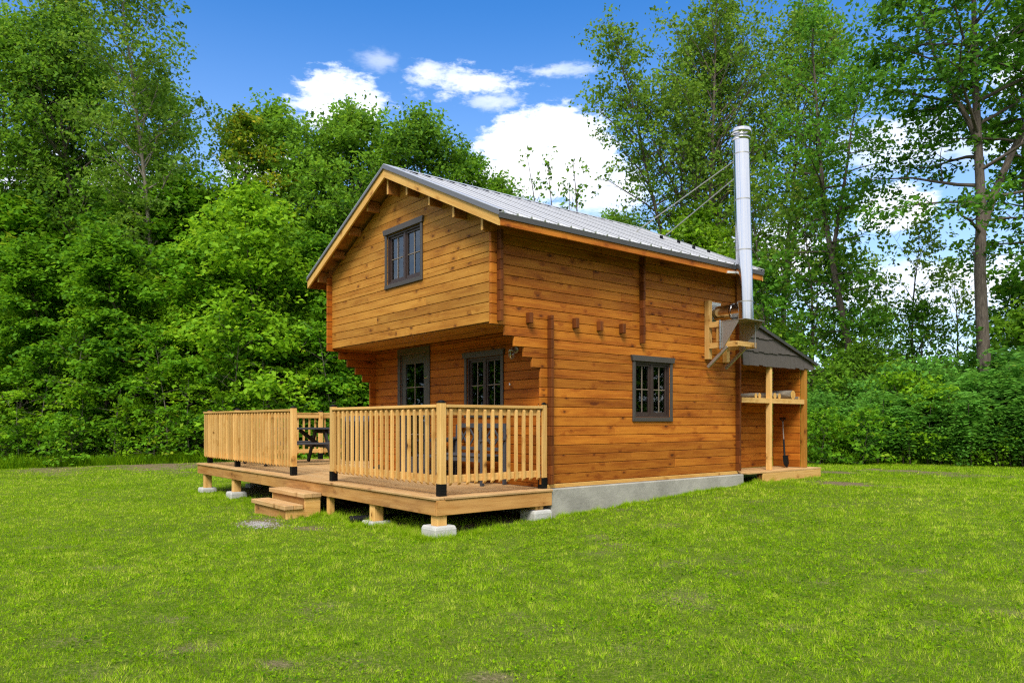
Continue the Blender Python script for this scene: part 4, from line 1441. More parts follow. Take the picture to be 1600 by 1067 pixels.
# steps
stp = empty('steps'); stp.parent = deck; stp.location = (4.5, .9, 0)
def tread(x0, x1, y0, y1, z, s):
    t = MB(s)
    ym = (y0 + y1) / 2
    t.box(x0, x1, y0, ym - .002, z - .066, z, .006); t.box(x0, x1, ym + .002, y1, z - .066, z + .001, .006)
    t.build('tread', M['deckwood'], stp)
tread(-4.40, -3.03, -2.16, -1.872, -.172, 140)
tread(-4.40, -3.03, -2.45, -2.165, -.333, 141)
for i_, bb in enumerate(((-3.10, -3.062, -2.41, -1.875, -.62, -.402), (-3.10, -3.0625, -2.12, -1.875, -.40, -.242), (-4.36, -4.322, -2.41, -1.875, -.65, -.402), (-4.36, -4.3225, -2.12, -1.875, -.40, -.242))):
    s_ = MB(142 + i_); s_.box(*bb, .003); s_.build('side_board', M['newwood'], stp)
for i_, bb in enumerate(((-4.32, -3.102, -2.412, -2.374, -.62, -.402), (-4.32, -3.102, -2.122, -2.09, -.40, -.242))):
    s_ = MB(148 + i_); s_.box(*bb, .003); s_.build('riser', M['beamwood'], stp)

# ------------------------------------------------------------------ things on the deck
def furn(name, loc, label, cat, rz=0, group=None):
    return empty(name, loc, label, cat, group, rz)

# picnic table, long axis along local y
pt = furn('picnic_table', (-7.85, -.42, 0), 'charcoal painted A frame picnic table behind the left railing', 'picnic table', rz=R(0))
t = MB(150)
for i in range(5):
    t.box(-.365 + i * .147, -.365 + i * .147 + .141, -.95, .95, .735, .772, .004)
t.build('table_top', M['greyfurn'], pt)
for s in (-1, 1):
    b_ = MB(151)
    for k in range(2):
        x0 = s * (.60 + k * .145); b_.box(min(x0, x0 + s * .14), max(x0, x0 + s * .14), -.95, .95, .425, .462, .004)
    b_.build('seat', M['greyfurn'], pt)
for yy in (-.72, .72):
    for s in (-1, 1):
        l = MB(152); l.bar((s * .62, yy, 0), (s * .22, yy, .73), .038, .10, (s * 1, 0, .5), tint=.5); l.build('leg', M['darkfurn'], pt)
    l = MB(153)
    l.box(-.86, .86, yy + .04, yy + .078, .332, .422, .003); l.box(-.36, .36, yy + .04, yy + .078, .645, .733, .003)
    l.bar((0, yy * .95, .40), (0, yy * .35, .72), .038, .08, (0, 1, .5)); l.build('brace', M['darkfurn'], pt)

# bench: two X pattern panels in the back, arms
bn = furn('garden_bench', (-1.42, -.27, 0), 'grey wooden two seat bench with X pattern back against the porch wall', 'bench')
BW = .60
for (sx) in (-1, 1):
    l = MB(160); l.bar((sx * BW, .18, 0), (sx * BW, .205, .86), .045, .05, (0, 1, 0), tint=.4); l.build('leg', M['greyfurn'], bn)
    l = MB(161); l.bar((sx * BW, -.22, 0), (sx * BW, -.22, .62), .045, .05, (0, 1, 0), tint=.4); l.build('leg', M['greyfurn'], bn)
    l = MB(162); l.bar((sx * BW, -.27, .635), (sx * BW, .19, .65), .065, .03, tint=.5); l.build('armrest', M['greyfurn'], bn)
l = MB(163)
for k in range(5): l.box(-BW + .03, BW - .03, -.24 + k * .085, -.24 + k * .085 + .075, .405, .430, .004)
l.box(-BW + .02, BW - .02, -.225, -.195, .33, .403, .004); l.box(-BW + .02, BW - .02, .15, .175, .33, .403, .004)
l.build('seat', M['greyfurn'], bn)
l = MB(164)
l.bar((-BW, .205, .845), (BW, .205, .845), .03, .07, tint=.5); l.bar((-BW, .19, .50), (BW, .19, .50), .03, .05, tint=.5)
l.bar((0, .19, .52), (0, .203, .82), .045, .03, (0, 1, 0), tint=.4)
for (a, b) in ((-BW + .02, -.02), (.02, BW - .02)):
    q = (b - a) / 2
    for (u0, u1) in ((a, a + q), (a + q, b)):
        l.bar((u0, .198, .52), (u1, .198, .82), .016, .032, (0, 0, 1), tint=.5); l.bar((u0, .205, .82), (u1, .205, .52), .016, .032, (0, 0, 1), tint=.5)
l.build('backrest', M['greyfurn'], bn)

# low shelf stand left of the bench
ss = furn('shelf_stand', (-2.40, -.24, 0), 'low three tier charcoal shelf stand left of the bench', 'shelf')
for (z, m_) in ((.14, 'darkfurn'), (.38, 'greyfurn'), (.62, 'darkfurn')):
    l = MB(170)
    for k in range(3): l.box(-.30, .30, -.16 + k * .108, -.16 + k * .108 + .098, z - .035, z, .003)
    l.build('shelf', M[m_], ss)
for sx in (-1, 1):
    for sy in (-1, 1):
        l = MB(171); l.box(sx * .32 - .018, sx * .32 + .018, sy * .15 - .018, sy * .15 + .018, 0, .64, .003); l.build('leg', M['darkfurn'], ss)

# covered grill on the rear left of the deck
gr = furn('covered_grill', (-8.12, 1.38, 0), 'black covered barbecue grill with a grey lid band at the back of the deck', 'grill', rz=R(52))
l = MB(180)
def ringpoly(mb, secs, n=28):
    vs_ = []; fs_ = []
    for (z, hx, hy, e) in secs:
        for k in range(n):
            a = 2 * math.pi * k / n; ca, sa = math.cos(a), math.sin(a)
            r = (abs(ca) ** e + abs(sa) ** e) ** (-1 / e)
            w = 1 + .03 * math.sin(a * 7 + z * 3) * (1 if z < .5 else .3)
            vs_.append((hx * ca * r * w, hy * sa * r * w, z))
    for i in range(len(secs) - 1):
        for k in range(n):
            k2 = (k + 1) % n; fs_.append([i * n + k, i * n + k2, (i + 1) * n + k2, (i + 1) * n + k])
    fs_.append([(len(secs) - 1) * n + k for k in range(n)])
    mb.add(vs_, fs_, None, .5, True)
ringpoly(l, [(.03, .37, .27, 6), (.4, .36, .265, 6), (.78, .35, .26, 6), (.90, .33, .25, 5), (.905, .31, .23, 5)])
l.build('cover', M['cover'], gr)
l = MB(181)
ringpoly(l, [(.9052, .335, .245, 5), (.97, .33, .24, 5), (1.03, .27, .17, 4), (1.045, .1, .06, 3)])
l.build('lid', M['greyfurn'], gr)

# shoes by the corner of the porch wall
for (x, y, rz, lab) in ((-4.30, -.22, 12, 'black work shoe nearer the door on the porch deck'), (-4.46, -.20, -6, 'black work shoe nearer the corner of the porch wall')):
    s_ = MB(190)
    secs = []
    n = 16
    vs_ = []; fs_ = []
    for (z, k0, k1, w) in ((0, -.15, .14, .05), (.025, -.155, .145, .054), (.03, -.15, .14, .05), (.06, -.13, .135, .045), (.085, -.02, .135, .04), (.12, .03, .13, .036)):
        for k in range(n):
            a = 2 * math.pi * k / n
            vs_.append((w * math.sin(a) * (1 + .1 * math.cos(a)), (k0 + k1) / 2 + (k1 - k0) / 2 * math.cos(a), z))
    for i in range(5):
        for k in range(n):
            k2 = (k + 1) % n; fs_.append([i * n + k, i * n + k2, (i + 1) * n + k2, (i + 1) * n + k])
    fs_.append(list(range(n - 1, -1, -1))); fs_.append([5 * n + k for k in range(n)])
    s_.add(vs_, fs_, None, .5, True)
    o = s_.build('work_shoe', M['rubber'], recalc=True)
    o.location = (x, y, .003); o.rotation_euler = (0, 0, R(rz))
    tag(o, lab, 'shoe', 'pair of black shoes on the porch')

# end of a black corrugated drain pipe in the grass under the deck
dp = MB(200)
pts = []; rr = []
x0, y0 = -1.90, -1.98
for i in range(46):
    t = i / 45; pts.append((x0 + .25 * t, y0 + 1.1 * t, gz(x0, y0) + .045)); rr.append(.052 + (.006 if i % 2 else -.002))
dp.tube(pts, rr, 20, False)
o = dp.build('drain_pipe', M['rubber']); tag(o, 'black corrugated drain pipe end in the grass under the deck', 'pipe')

# ------------------------------------------------------------------ trees
class Tree:
    def __init__(s, seed):
        s.rs = np.random.RandomState(seed); s.r = random.Random(seed)
        s.sp = []       # sprays: (pos, dir, size)
        s.mb = MB(seed)
    def limb(s, p, d, L, r, n=5, droop=0.0, wob=.12, seg=5):
        pts = [Vector(p)]; rad = [r]; d = Vector(d).normalized()
        for i in range(n):
            d = (d + Vector((s.r.gauss(0, wob), s.r.gauss(0, wob), s.r.gauss(0, wob * .7) - droop))).normalized()
            pts.append(pts[-1] + d * (L / n)); rad.append(max(r * (1 - (i + 1) / n * .85), .004))
        s.mb.tube(pts, rad, seg, False)
        return pts, rad, d

def grow(seed, H, tr, base, spread, nl, prof, elev=(20, 60), nsub=5, spray_r=.55, droop=.02, lean=(0, 0), top=1.0, twig=.45, wob=.10, forks=None, seg=8, cling=0, cling_r=.3, dens_lo=1.0, trunk_pts=9, skip=0.0, az=None):
    """returns (trunk MB, spray list)"""
    T_ = Tree(seed); r = T_.r
    # trunk
    stems = []
    pts = [Vector((0, 0, -.25))]; n = trunk_pts; d = Vector((lean[0], lean[1], 1)).normalized()
    for i in range(n):
        d = (d + Vector((r.gauss(0, .035), r.gauss(0, .035), .02))).normalized()
        pts.append(pts[-1] + d * ((H * top + .25) / n))
    rad = [tr * (1.25 if i == 0 else (1 - i / n) ** .8 * .97 + .02) for i in range(n + 1)]
    T_.mb.tube(pts, rad, seg, False)
    stems.append((pts, rad, base))
    if forks:
        for (fh, dx, dy, L, fr) in forks:
            k = fh * n; i = int(k); p = pts[i].lerp(pts[min(i + 1, n)], k - i)
            fp = [p]; dd = Vector((dx, dy, 1)).normalized()
            m_ = 7
            for q in range(m_):
                dd = (dd + Vector((r.gauss(0, .05), r.gauss(0, .05), .05))).normalized(); fp.append(fp[-1] + dd * (L / m_))
            fr_ = [tr * fr * (1 - q / m_ * .88) for q in range(m_ + 1)]
            T_.mb.tube(fp, fr_, seg, False); stems.append((fp, fr_, .25))
    for (sp_, srad, b0) in stems:
        n_ = len(sp_) - 1
        cnt = nl if sp_ is pts else int(nl * .6)
        ga = r.random() * 6.28
        for i in range(cnt):
            t = b0 + (1 - b0) * ((i + r.random() * .8) / cnt) ** dens_lo
            k = t * n_; q = min(int(k), n_ - 1); p = sp_[q].lerp(sp_[q + 1], k - q)
            rel = (t - b0) / (1 - b0)
            ga += 2.4 + r.uniform(-.5, .5)
            if r.random() < skip: continue
            L = spread * prof(rel) * r.uniform(.72, 1.12)
            if sp_ is not pts: L *= .75
            if L < .25: continue
            e = R(elev[0] + (elev[1] - elev[0]) * rel + r.uniform(-12, 12))
            dv = Vector((math.cos(ga) * math.cos(e), math.sin(ga) * math.cos(e), math.sin(e)))
            lr = min(srad[q] * .55, .018 + L * .012)
            lp, lrad, ld = T_.limb(p, dv, L, lr, 5, droop, wob)
            for j in range(nsub):
                u = .28 + .72 * (j + r.random() * .6) / nsub
                kk = u * 5; qq = min(int(kk), 4); bp = lp[qq].lerp(lp[qq + 1], kk - qq)
                az_ = r.random() * 6.28
                sd = (lp[qq + 1] - lp[qq]).normalized()
                sv_ = (sd * .9 + Vector((math.cos(az_), math.sin(az_), r.uniform(-.3, .5)))).normalized()
                tl = twig * L * r.uniform(.3, .8) + .15
                tp, trd, td = T_.limb(bp, sv_, tl, max(lrad[qq] * .5, .005), 3, droop, .15, 4)
                T_.sp.append((tp[-1], td, spray_r * r.uniform(.7, 1.25)))
                if r.random() < .7: T_.sp.append((tp[2], td, spray_r * r.uniform(.5, .9)))
            T_.sp.append((lp[-1], ld, spray_r * r.uniform(.8, 1.2)))
    T_.sp.append((pts[-1], Vector((0, 0, 1)), spray_r))
    for i in range(cling):                                     # vines and suckers hugging the trunk
        sp_, srad, b0 = stems[0] if r.random() < .75 else stems[r.randrange(len(stems))]
        k = r.uniform(.03, .85) * (len(sp_) - 1); q = int(k); p = sp_[q].lerp(sp_[q + 1], k - q)
        a = r.random() * 6.28; dv = Vector((math.cos(a), math.sin(a), .2)); w_ = srad[q] + r.random() * .22
        T_.sp.append((p + dv * w_, dv, cling_r * r.uniform(.6, 1.3)))
    return T_

def crown_mesh(name, T_, per, leaf, mat, flat=.28, up=.9, jit=.35, sag=.25, aspect=.8, fill=None):
    rs = T_.rs
    P = []; cl = []; S = []; O = []
    for (p, d, sr) in T_.sp:
        m_ = max(4, int(per * (sr / .55) ** 2 * (.6 + .8 * rs.rand())))
        # a spray: a few sub sprigs, each a small fan of leaves
        k = max(2, m_ // 9)
        cen = rs.randn(k, 3) * np.array([sr * .55, sr * .55, sr * flat])
        cen[:, 2] -= sag * (cen[:, 0] ** 2 + cen[:, 1] ** 2) / max(sr, .1)
        idx = rs.randint(0, k, m_)
        q = cen[idx] + rs.randn(m_, 3) * np.array([sr * .20, sr * .20, sr * .12]) * (1 + jit)
        P.append(q + np.array(p)[None, :])
        c = rs.rand()
        cl.append(np.clip(np.full(m_, c) * .75 + rs.rand(k)[idx] * .25, 0, 1))
        S.append(leaf * (.65 + .7 * rs.rand(m_)))
        dd = np.array([d.x, d.y, 0]) * .35
        O.append(np.repeat(dd[None, :], m_, 0))
    P = np.concatenate(P); cl = np.concatenate(cl); S = np.concatenate(S); O = np.concatenate(O)
    k = P[:, 2] > .03
    P, cl, S, O = P[k], cl[k], S[k], O[k]
    V = leaf_quads(P, rs, S, up=up, outward=O, aspect=aspect)
    return tri_mesh(name, V, 4, rs.rand(len(P)), cl, mat)

class Proto:
    def __init__(s, T_, crown, kind='tree', barkm='bark'):
        s.me_crown = crown
        o = T_.mb.build('trunk', M[barkm])
        s.me_trunk = o.data
        bpy.data.objects.remove(o)
        s.kind = kind
def plant(pr, x, y, label, cat='tree', group=None, rz=0.0, sc=1.0, szc=None, name=None, dz=0.0, trunk='trunk', crown='crown'):
    e = empty(name or pr.kind, (x, y, gz(x, y) + dz), label, cat, group, rz)
    e.scale = (sc, sc, szc or sc)
    for nm, me in ((trunk, pr.me_trunk), (crown, pr.me_crown)):
        o = bpy.data.objects.new(nm, me); COL.objects.link(o); o.parent = e
    return e

ov = lambda t: math.sin(math.pi * min(1, .18 + t * .80)) ** .7         # oval crown
con = lambda t: (1.02 - t) ** .75 * (.55 + .45 * min(1, t * 4))          # wide low, narrow top
col_ = lambda t: .55 + .45 * math.sin(math.pi * t) if t < .9 else .4
def mk(seed, H, tr, base, spread, nl, prof, per, leaf, mat, kind='maple_tree', barkm='bark', cr={}, **k):
    T_ = grow(seed, H, tr, base, spread, nl, prof, **k)
    return Proto(T_, crown_mesh(kind + '_crown', T_, per, leaf, M[mat], **cr), kind, barkm)

# forest edge: layered maples with foliage nearly to the ground
mapA = mk(301, 8.5, .10, .10, 2.5, 26, con, 60, .15, 'maple', nsub=4, spray_r=.70, elev=(5, 45), droop=.03, cr=dict(flat=.11, up=1.7, jit=.1))
mapB = mk(302, 7.5, .085, .12, 2.3, 23, ov, 60, .15, 'maple', nsub=4, spray_r=.68, elev=(8, 45), droop=.03, cr=dict(flat=.11, up=1.7, jit=.1))
mapL = mk(303, 8.0, .09, .14, 2.3, 26, ov, 56, .14, 'maplelight', nsub=4, spray_r=.64, elev=(15, 55), droop=.01, cr=dict(flat=.2, up=1.3))
sapA = mk(304, 5.0, .035, .22, 1.15, 17, ov, 30, .125, 'maple', kind='maple_sapling', barkm='palebark', nsub=3, spray_r=.45, elev=(10, 50), cr=dict(flat=.11, up=1.7, jit=.1))
sapB = mk(305, 3.2, .022, .15, .85, 13, ov, 26, .12, 'maplelight', kind='maple_sapling', barkm='palebark', nsub=3, spray_r=.38, elev=(10, 50), cr=dict(flat=.11, up=1.7, jit=.1))
# tall trees behind
talA = mk(306, 17.5, .17, .22, 3.3, 52, col_, 40, .135, 'ash', kind='ash_tree', nsub=6, spray_r=.62, elev=(15, 60), cr=dict(flat=.35, up=.8))
talB = mk(307, 15.5, .15, .18, 3.2, 46, ov, 42, .135, 'maple', kind='maple_tree', nsub=6, spray_r=.62, elev=(12, 55), cr=dict(flat=.28, up=1.0))
talC = mk(308, 20, .13, .25, 3.0, 50, col_, 40, .125, 'poplar', kind='poplar_tree', barkm='palebark', nsub=6, spray_r=.55, elev=(25, 65), droop=-.01, cr=dict(flat=.4, up=.6))
broA = mk(309, 13.5, .16, .15, 3.6, 54, ov, 44, .135, 'ash', kind='ash_tree', nsub=6, spray_r=.62, elev=(10, 60), cr=dict(flat=.35, up=.9))
yelA = mk(310, 13.5, .13, .25, 2.2, 34, ov, 36, .13, 'yellowing', kind='yellowing_tree', nsub=5, spray_r=.5, elev=(15, 60), cr=dict(flat=.3, up=.9))

def S(u, d): return spot((u - 800) / 1155.3, d)
GF = 'maples along the forest edge left of the cabin'
fr = random.Random(77)
def put(pr, u, d, label, group=None, sc=1.0, **k):
    x, y = S(u, d)
    return plant(pr, x, y, label, group=group, rz=fr.random() * 6.28, sc=sc * fr.uniform(.95, 1.06), **k)
# front row
LBL = 'dark green layered maple in the dense forest edge left of the cabin'
for (pr, u, d, sc, lab) in [
    (mapB, -150, 29.5, 1.05, LBL), (mapA, -70, 29.0, 1.0, LBL), (mapL, 15, 29.2, .86, 'bright green low maple at the left edge of the photo'),
    (mapA, 85, 29.6, 1.0, 'dark layered maple right of the bright low maple at the left edge'), (mapL, 150, 28.8, .92, 'yellow green maple in the middle of the left forest edge'), (mapA, 215, 28.6, .98, 'dark layered maple midway between the left edge and the deck'), (mapL, 268, 28.0, .72, 'low bright green maple left of the deck end'),
    (mapB, 320, 28.4, 1.05, 'dark maple rising right behind the left end of the deck'), (mapL, 430, 27.2, 1.12, 'tall yellow green maple rising left of the cabin gable'), (mapL, 375, 27.4, .82, 'bright maple whose leaves hang just above the left deck railing'),
    (mapA, 485, 28.2, 1.0, 'dark maple behind the gap in the deck railing'), (mapB, 545, 28.6, 1.0, 'dark maple seen between the railing and the left corner of the cabin'), (mapA, 600, 29.5, .95, LBL)]:
    put(pr, u, d, lab, GF if lab is LBL else None, sc)
GS = 'thin saplings in front of the forest edge'
for i, (u, d, pr, sc) in enumerate([(-40, 27.6, sapA, 1), (30, 27.0, sapB, .95), (60, 27.6, sapA, .9), (108, 27.4, sapA, 1.05), (128, 27.0, sapB, 1), (178, 27.2, sapA, .95), (240, 26.6, sapB, 1.1), (200, 26.9, sapB, .8), (262, 26.6, sapA, .9), (296, 26.4, sapB, 1.0), (345, 26.0, sapB, .9), (365, 26.4, sapA, 1.0), (410, 26.0, sapB, 1.1), (520, 27, sapA, 1), (465, 26.4, sapB, 1.0)]):
    put(pr, u, d, 'thin pale stemmed maple sapling at the foot of the forest edge', GS, sc, cat='sapling')
# middle rows
GT = 'tall trees filling the forest behind the front maples'
LT = 'tall green tree inside the forest behind the front row of maples'
for (pr, u, d, sc) in [(talB, -180, 33, 1.1), (talB, -90, 32.5, 1.0), (mapA, -20, 33.5, 1.35), (mapB, 60, 33.5, 1.45), (talB, 110, 34.5, .80), (mapA, 130, 32.5, 1.3), (mapB, 205, 33, 1.45), (mapA, 262, 33.5, 1.5), (mapA, 330, 32.5, 1.30), (mapB, 395, 33, 1.35), (mapA, 455, 33, 1.35), (mapB, 520, 34, 1.4),
                       (mapB, 20, 37.5, 1.6), (mapA, 100, 38, 1.6), (mapB, 180, 38, 1.65), (mapA, 245, 38, 1.6), (mapA, 310, 37.5, 1.45), (mapB, 380, 37.5, 1.45), (mapA, 440, 38, 1.45), (mapB, 500, 38, 1.5), (mapA, 580, 37, 1.4), (mapB, -60, 38, 1.6), (mapB, 650, 36, 1.35), (mapA, 715, 36, 1.2),
                       (mapA, -10, 43, 1.7), (mapB, 70, 43, 1.7), (mapA, 150, 43.5, 1.7), (mapB, 225, 43, 1.7), (mapA, 290, 43, 1.5), (mapB, 350, 43, 1.4), (mapB, 415, 43, 1.4), (mapA, 480, 43.5, 1.5)]:
    put(pr, u, d, LT, GT, sc)
# skyline trees, one by one
put(talC, 250, 32.5, 'tall open poplar above the forest at upper left with sky showing through', sc=1.02)
put(talC, 25, 33.0, 'tall open poplar at the far upper left corner', sc=1.05)
put(talA, 160, 34.0, 'tall dense ash crown between the two left poplars', sc=1.10)
put(talA, 300, 36.0, 'ash tree leaning over the gap in the forest skyline', sc=.92)
put(talA, 85, 36.5, 'tall ash behind the leftmost poplar', sc=1.08)
put(talA, -45, 34, 'tall ash beyond the left edge of the forest', sc=1.1)
put(yelA, 425, 34.5, 'tree with yellowing leaves on the skyline left of the gable', sc=1.05)
put(broA, 395, 36.5, 'dark ash behind the yellowing tree', sc=1.10)
put(broA, 570, 33.0, 'broad round green ash rising behind the gable peak', sc=1.06)
put(broA, 500, 35.5, 'ash between the yellowing tree and the broad round ash', sc=.94)
put(broA, 655, 34.0, 'green ash right of the gable peak', sc=.98)
put(talB, 715, 34.5, 'green maple rising over the ridge right of the gable ash trees', sc=.83)
put(broA, 765, 35.0, 'lower round ash over the middle of the roof ridge', sc=.86)
put(mapB, 812, 36.5, 'small maple at the right end of the trees over the ridge', sc=1.18)

# sparse upright stems over the roof
sparse = mk(320, 11.2, .085, .40, 1.1, 12, col_, 8, .12, 'ash', kind='sparse_tree', nsub=3, spray_r=.22, elev=(50, 75), wob=.06, cr=dict(flat=.8, up=.3), forks=[(.34, .16, .18, 7.5, .8), (.36, -.20, -.22, 7.2, .7), (.30, -.02, .10, 7.0, .6)], seg=6)
x, y = S(895, 27); plant(sparse, x, y, 'sparse nearly leafless tree with thin stems above the roof ridge', rz=.2)

# right side: poplars with several stems
popA = mk(330, 18.0, .17, .16, 4.1, 50, col_, 23, .12, 'poplar', kind='poplar_tree', nsub=6, spray_r=.55, elev=(25, 65), cr=dict(flat=.45, up=.6), forks=[(.22, -.30, -.30, 13, .7), (.30, .10, .12, 12, .7), (.45, -.38, -.42, 6.5, .5)])
popB = mk(331, 19.0, .17, .16, 2.9, 52, col_, 27, .12, 'poplar', kind='poplar_tree', nsub=6, spray_r=.55, elev=(20, 60), cr=dict(flat=.45, up=.6), forks=[(.35, -.10, .16, 11, .7)])
x, y = S(1088, 31); plant(popA, x, y, 'tall many stemmed poplar behind the right half of the roof', rz=0)
x, y = S(1130, 33); plant(popB, x, y, 'tall poplar directly behind the stove chimney', rz=1.1)
x, y = S(1230, 32); plant(popB, x, y, 'tall poplar right of the stove chimney top', rz=3.4, sc=1.0)
x, y = S(985, 36); plant(broA, x, y, 'low ash tree behind the right end of the ridge', rz=2, sc=.82)
x, y = S(1085, 29); plant(mapL, x, y, 'young light green maple close behind the roof end', rz=1.0, sc=1.15)

# the slim leaning tree right of the shed
elmB = mk(340, 15.0, .15, .16, 1.9, 38, col_, 25, .115, 'elm', kind='elm_tree', nsub=5, spray_r=.48, elev=(-5, 50), droop=.04, lean=(-.10, -.13), cr=dict(flat=.4, up=.7), forks=[(.45, .10, .12, 6, .5)], cling=46, cling_r=.34)
x, y = S(1362, 24); plant(elmB, x, y, 'slim leaning tree with bare lower trunk right of the wood shed', rz=0)
# the big one at the right
bigC = mk(341, 15.5, .19, .36, 3.4, 27, ov, 40, .12, 'elm', kind='elm_tree', nsub=6, spray_r=.52, elev=(10, 50), droop=.03, lean=(-.01, -.01), cr=dict(flat=.22, up=1.1), forks=[(.40, .26, .32, 8.0, .6), (.55, -.36, -.30, 4.5, .42)], seg=12, cling=26, cling_r=.36)
x, y = S(1548, 19.5); plant(bigC, x, y, 'large elm with a thick bare trunk at the right edge of the lawn', rz=0)
bigD = mk(342, 12.5, .10, .40, 1.8, 18, ov, 30, .14, 'elm', kind='elm_tree', nsub=5, spray_r=.55, elev=(0, 50), droop=.03, lean=(.02, .02), cr=dict(flat=.22, up=1.1), seg=10)
x, y = S(1585, 21.5); plant(bigD, x, y, 'slender elm just right of the large elm trunk', rz=0)
x, y = S(1790, 20); plant(bigD, x, y, 'elm beyond the right edge of the lawn', rz=2, sc=1.1)

# low trees and brush on the right
lowA = mk(350, 6.0, .06, .10, 1.9, 26, ov, 30, .12, 'elm', kind='young_tree', nsub=5, spray_r=.45, elev=(15, 60), cr=dict(flat=.35, up=.8))
lowB = mk(351, 7.5, .07, .15, 2.0, 22, col_, 20, .12, 'poplar', kind='young_tree', nsub=5, spray_r=.42, elev=(30, 70), cr=dict(flat=.5, up=.5))
GL = 'young trees in the hedge behind the wood shed'
for (pr, u, d, sc, lab) in [(lowA, 1215, 24, 1.0, 'young dark tree directly behind the wood shed roof'), (lowB, 1195, 28, 1.3, 'tall thin young tree between the chimney and the wood shed'), (lowB, 1275, 25, 1.15, 'young open tree just right of the wood shed roof'),
                            (lowA, 1310, 27, 1.15, 'young dark tree between the shed and the slim leaning tree'), (lowB, 1420, 25, 1.0, 'young open tree right of the slim leaning tree'), (lowA, 1455, 23.5, .82, 'young leafy tree left of the large elm trunk'),
                            (lowA, 1390, 30, .9, 'distant young tree seen right of the slim leaning trunk'), (lowB, 1500, 27, .85, 'thin young tree left behind the large elm trunk'), (lowA, 1600, 24, .9, 'young tree at the right edge behind the elms'),
                            (lowA, 1660, 22, 1.0, 'young tree outside the right edge'), (lowA, 1170, 30, 1.2, 'young dark tree behind the base of the chimney'), (lowA, 1120, 33, 1.3, 'young dark tree hidden behind the cabin end'), (lowB, 1345, 33, 1.1, 'far young open tree behind the slim leaning trunk')]:
    put(pr, u, d, lab, None, sc, cat='young tree')

# sumac bushes: stems topped by arching feather leaves
def sumac(seed, H, R_, nst):
    rs = np.random.RandomState(seed); r = random.Random(seed)
    mb = MB(seed); P = []; Nn = []; S_ = []; cl = []; TT = []
    for i in range(nst):
        a = r.random() * 6.28; q = R_ * math.sqrt(r.random())
        bx, by = q * math.cos(a) * .6, q * math.sin(a) * .6
        h = H * r.uniform(.45, 1.0) * (1 - .35 * q / R_)
        tx, ty = bx * 1.6 + r.gauss(0, .08), by * 1.6 + r.gauss(0, .08)
        mb.tube([(bx, by, -.1), ((bx + tx) / 2, (by + ty) / 2, h * .5), (tx, ty, h)], [.018, .014, .008], 5, False)
        for lvl in range(3 if h > .8 else 2):
            hz = h * (1 - .27 * lvl)
            px, py = tx + (bx - tx) * .3 * lvl, ty + (by - ty) * .3 * lvl
            for j in range(r.randint(7, 10)):
                az = r.random() * 6.28; L = r.uniform(.30, .55); c = r.random(); up_ = r.uniform(.2, 2.0)
                for k in range(9):
                    t = (k + 1) / 9; rad_ = L * t
                    z = hz + .22 * math.sin(t * 2.2) * up_ - .42 * t * t
                    for sd in (-1, 1):
                        ll = .12 * math.sin(math.pi * (.2 + .75 * t)) + .03
                        wx, wy = -math.sin(az) * sd, math.cos(az) * sd
                        p0 = np.array([px + math.cos(az) * rad_ + r.gauss(0, .012), py + math.sin(az) * rad_ + r.gauss(0, .012), z + r.gauss(0, .02)])
                        tip = p0 + np.array([wx * ll + math.cos(az) * ll * .45, wy * ll + math.sin(az) * ll * .45, -ll * .25])
                        md = (p0 + tip) / 2; ax = np.array([math.cos(az) + r.gauss(0, .3), math.sin(az) + r.gauss(0, .3), r.uniform(-.6, 1.0)]) * .023
                        P.append([p0, md - ax, tip, md + ax]); cl.append(c)
    V = np.array(P)
    me = tri_mesh('sumac_crown', V, 4, rs.rand(len(V)), np.array(cl), M['sumac'])
    class Q: pass
    t = Q(); t.mb = mb
    return Proto(t, me, 'sumac_bush', 'bark')
suA = sumac(401, 2.1, 1.1, 26); suB = sumac(402, 1.6, 1.0, 22); suC = sumac(403, 2.6, 1.2, 26)
GB = 'sumac bushes along the right hand hedge'
i = 0
for (pr, u, d, sc) in [(suA, 1285, 20.5, .9), (suB, 1330, 19.3, .95), (suA, 1372, 19.2, .92), (suC, 1405, 20.6, .9), (suA, 1440, 18.8, 1.0), (suB, 1480, 18.3, 1.0), (suC, 1500, 20.0, .95), (suA, 1535, 18.2, .95), (suC, 1570, 18.8, 1.05), (suA, 1605, 17.6, 1.05), (suC, 1640, 18.4, 1.1), (suB, 1690, 17.5, 1.1),
                       (suC, 1345, 21.6, 1.0), (suC, 1460, 21.4, 1.05), (suC, 1300, 22.5, 1.0), (suC, 1255, 23, 1.05), (suC, 1540, 21.5, 1.1), (suA, 1220, 24, 1.1), (suC, 1615, 21, 1.15)]:
    put(pr, u, d, 'feathery leaved green sumac bush in the hedge at right', GB, sc * fr.uniform(.72, 1.22), cat='bush', name='sumac_bush')
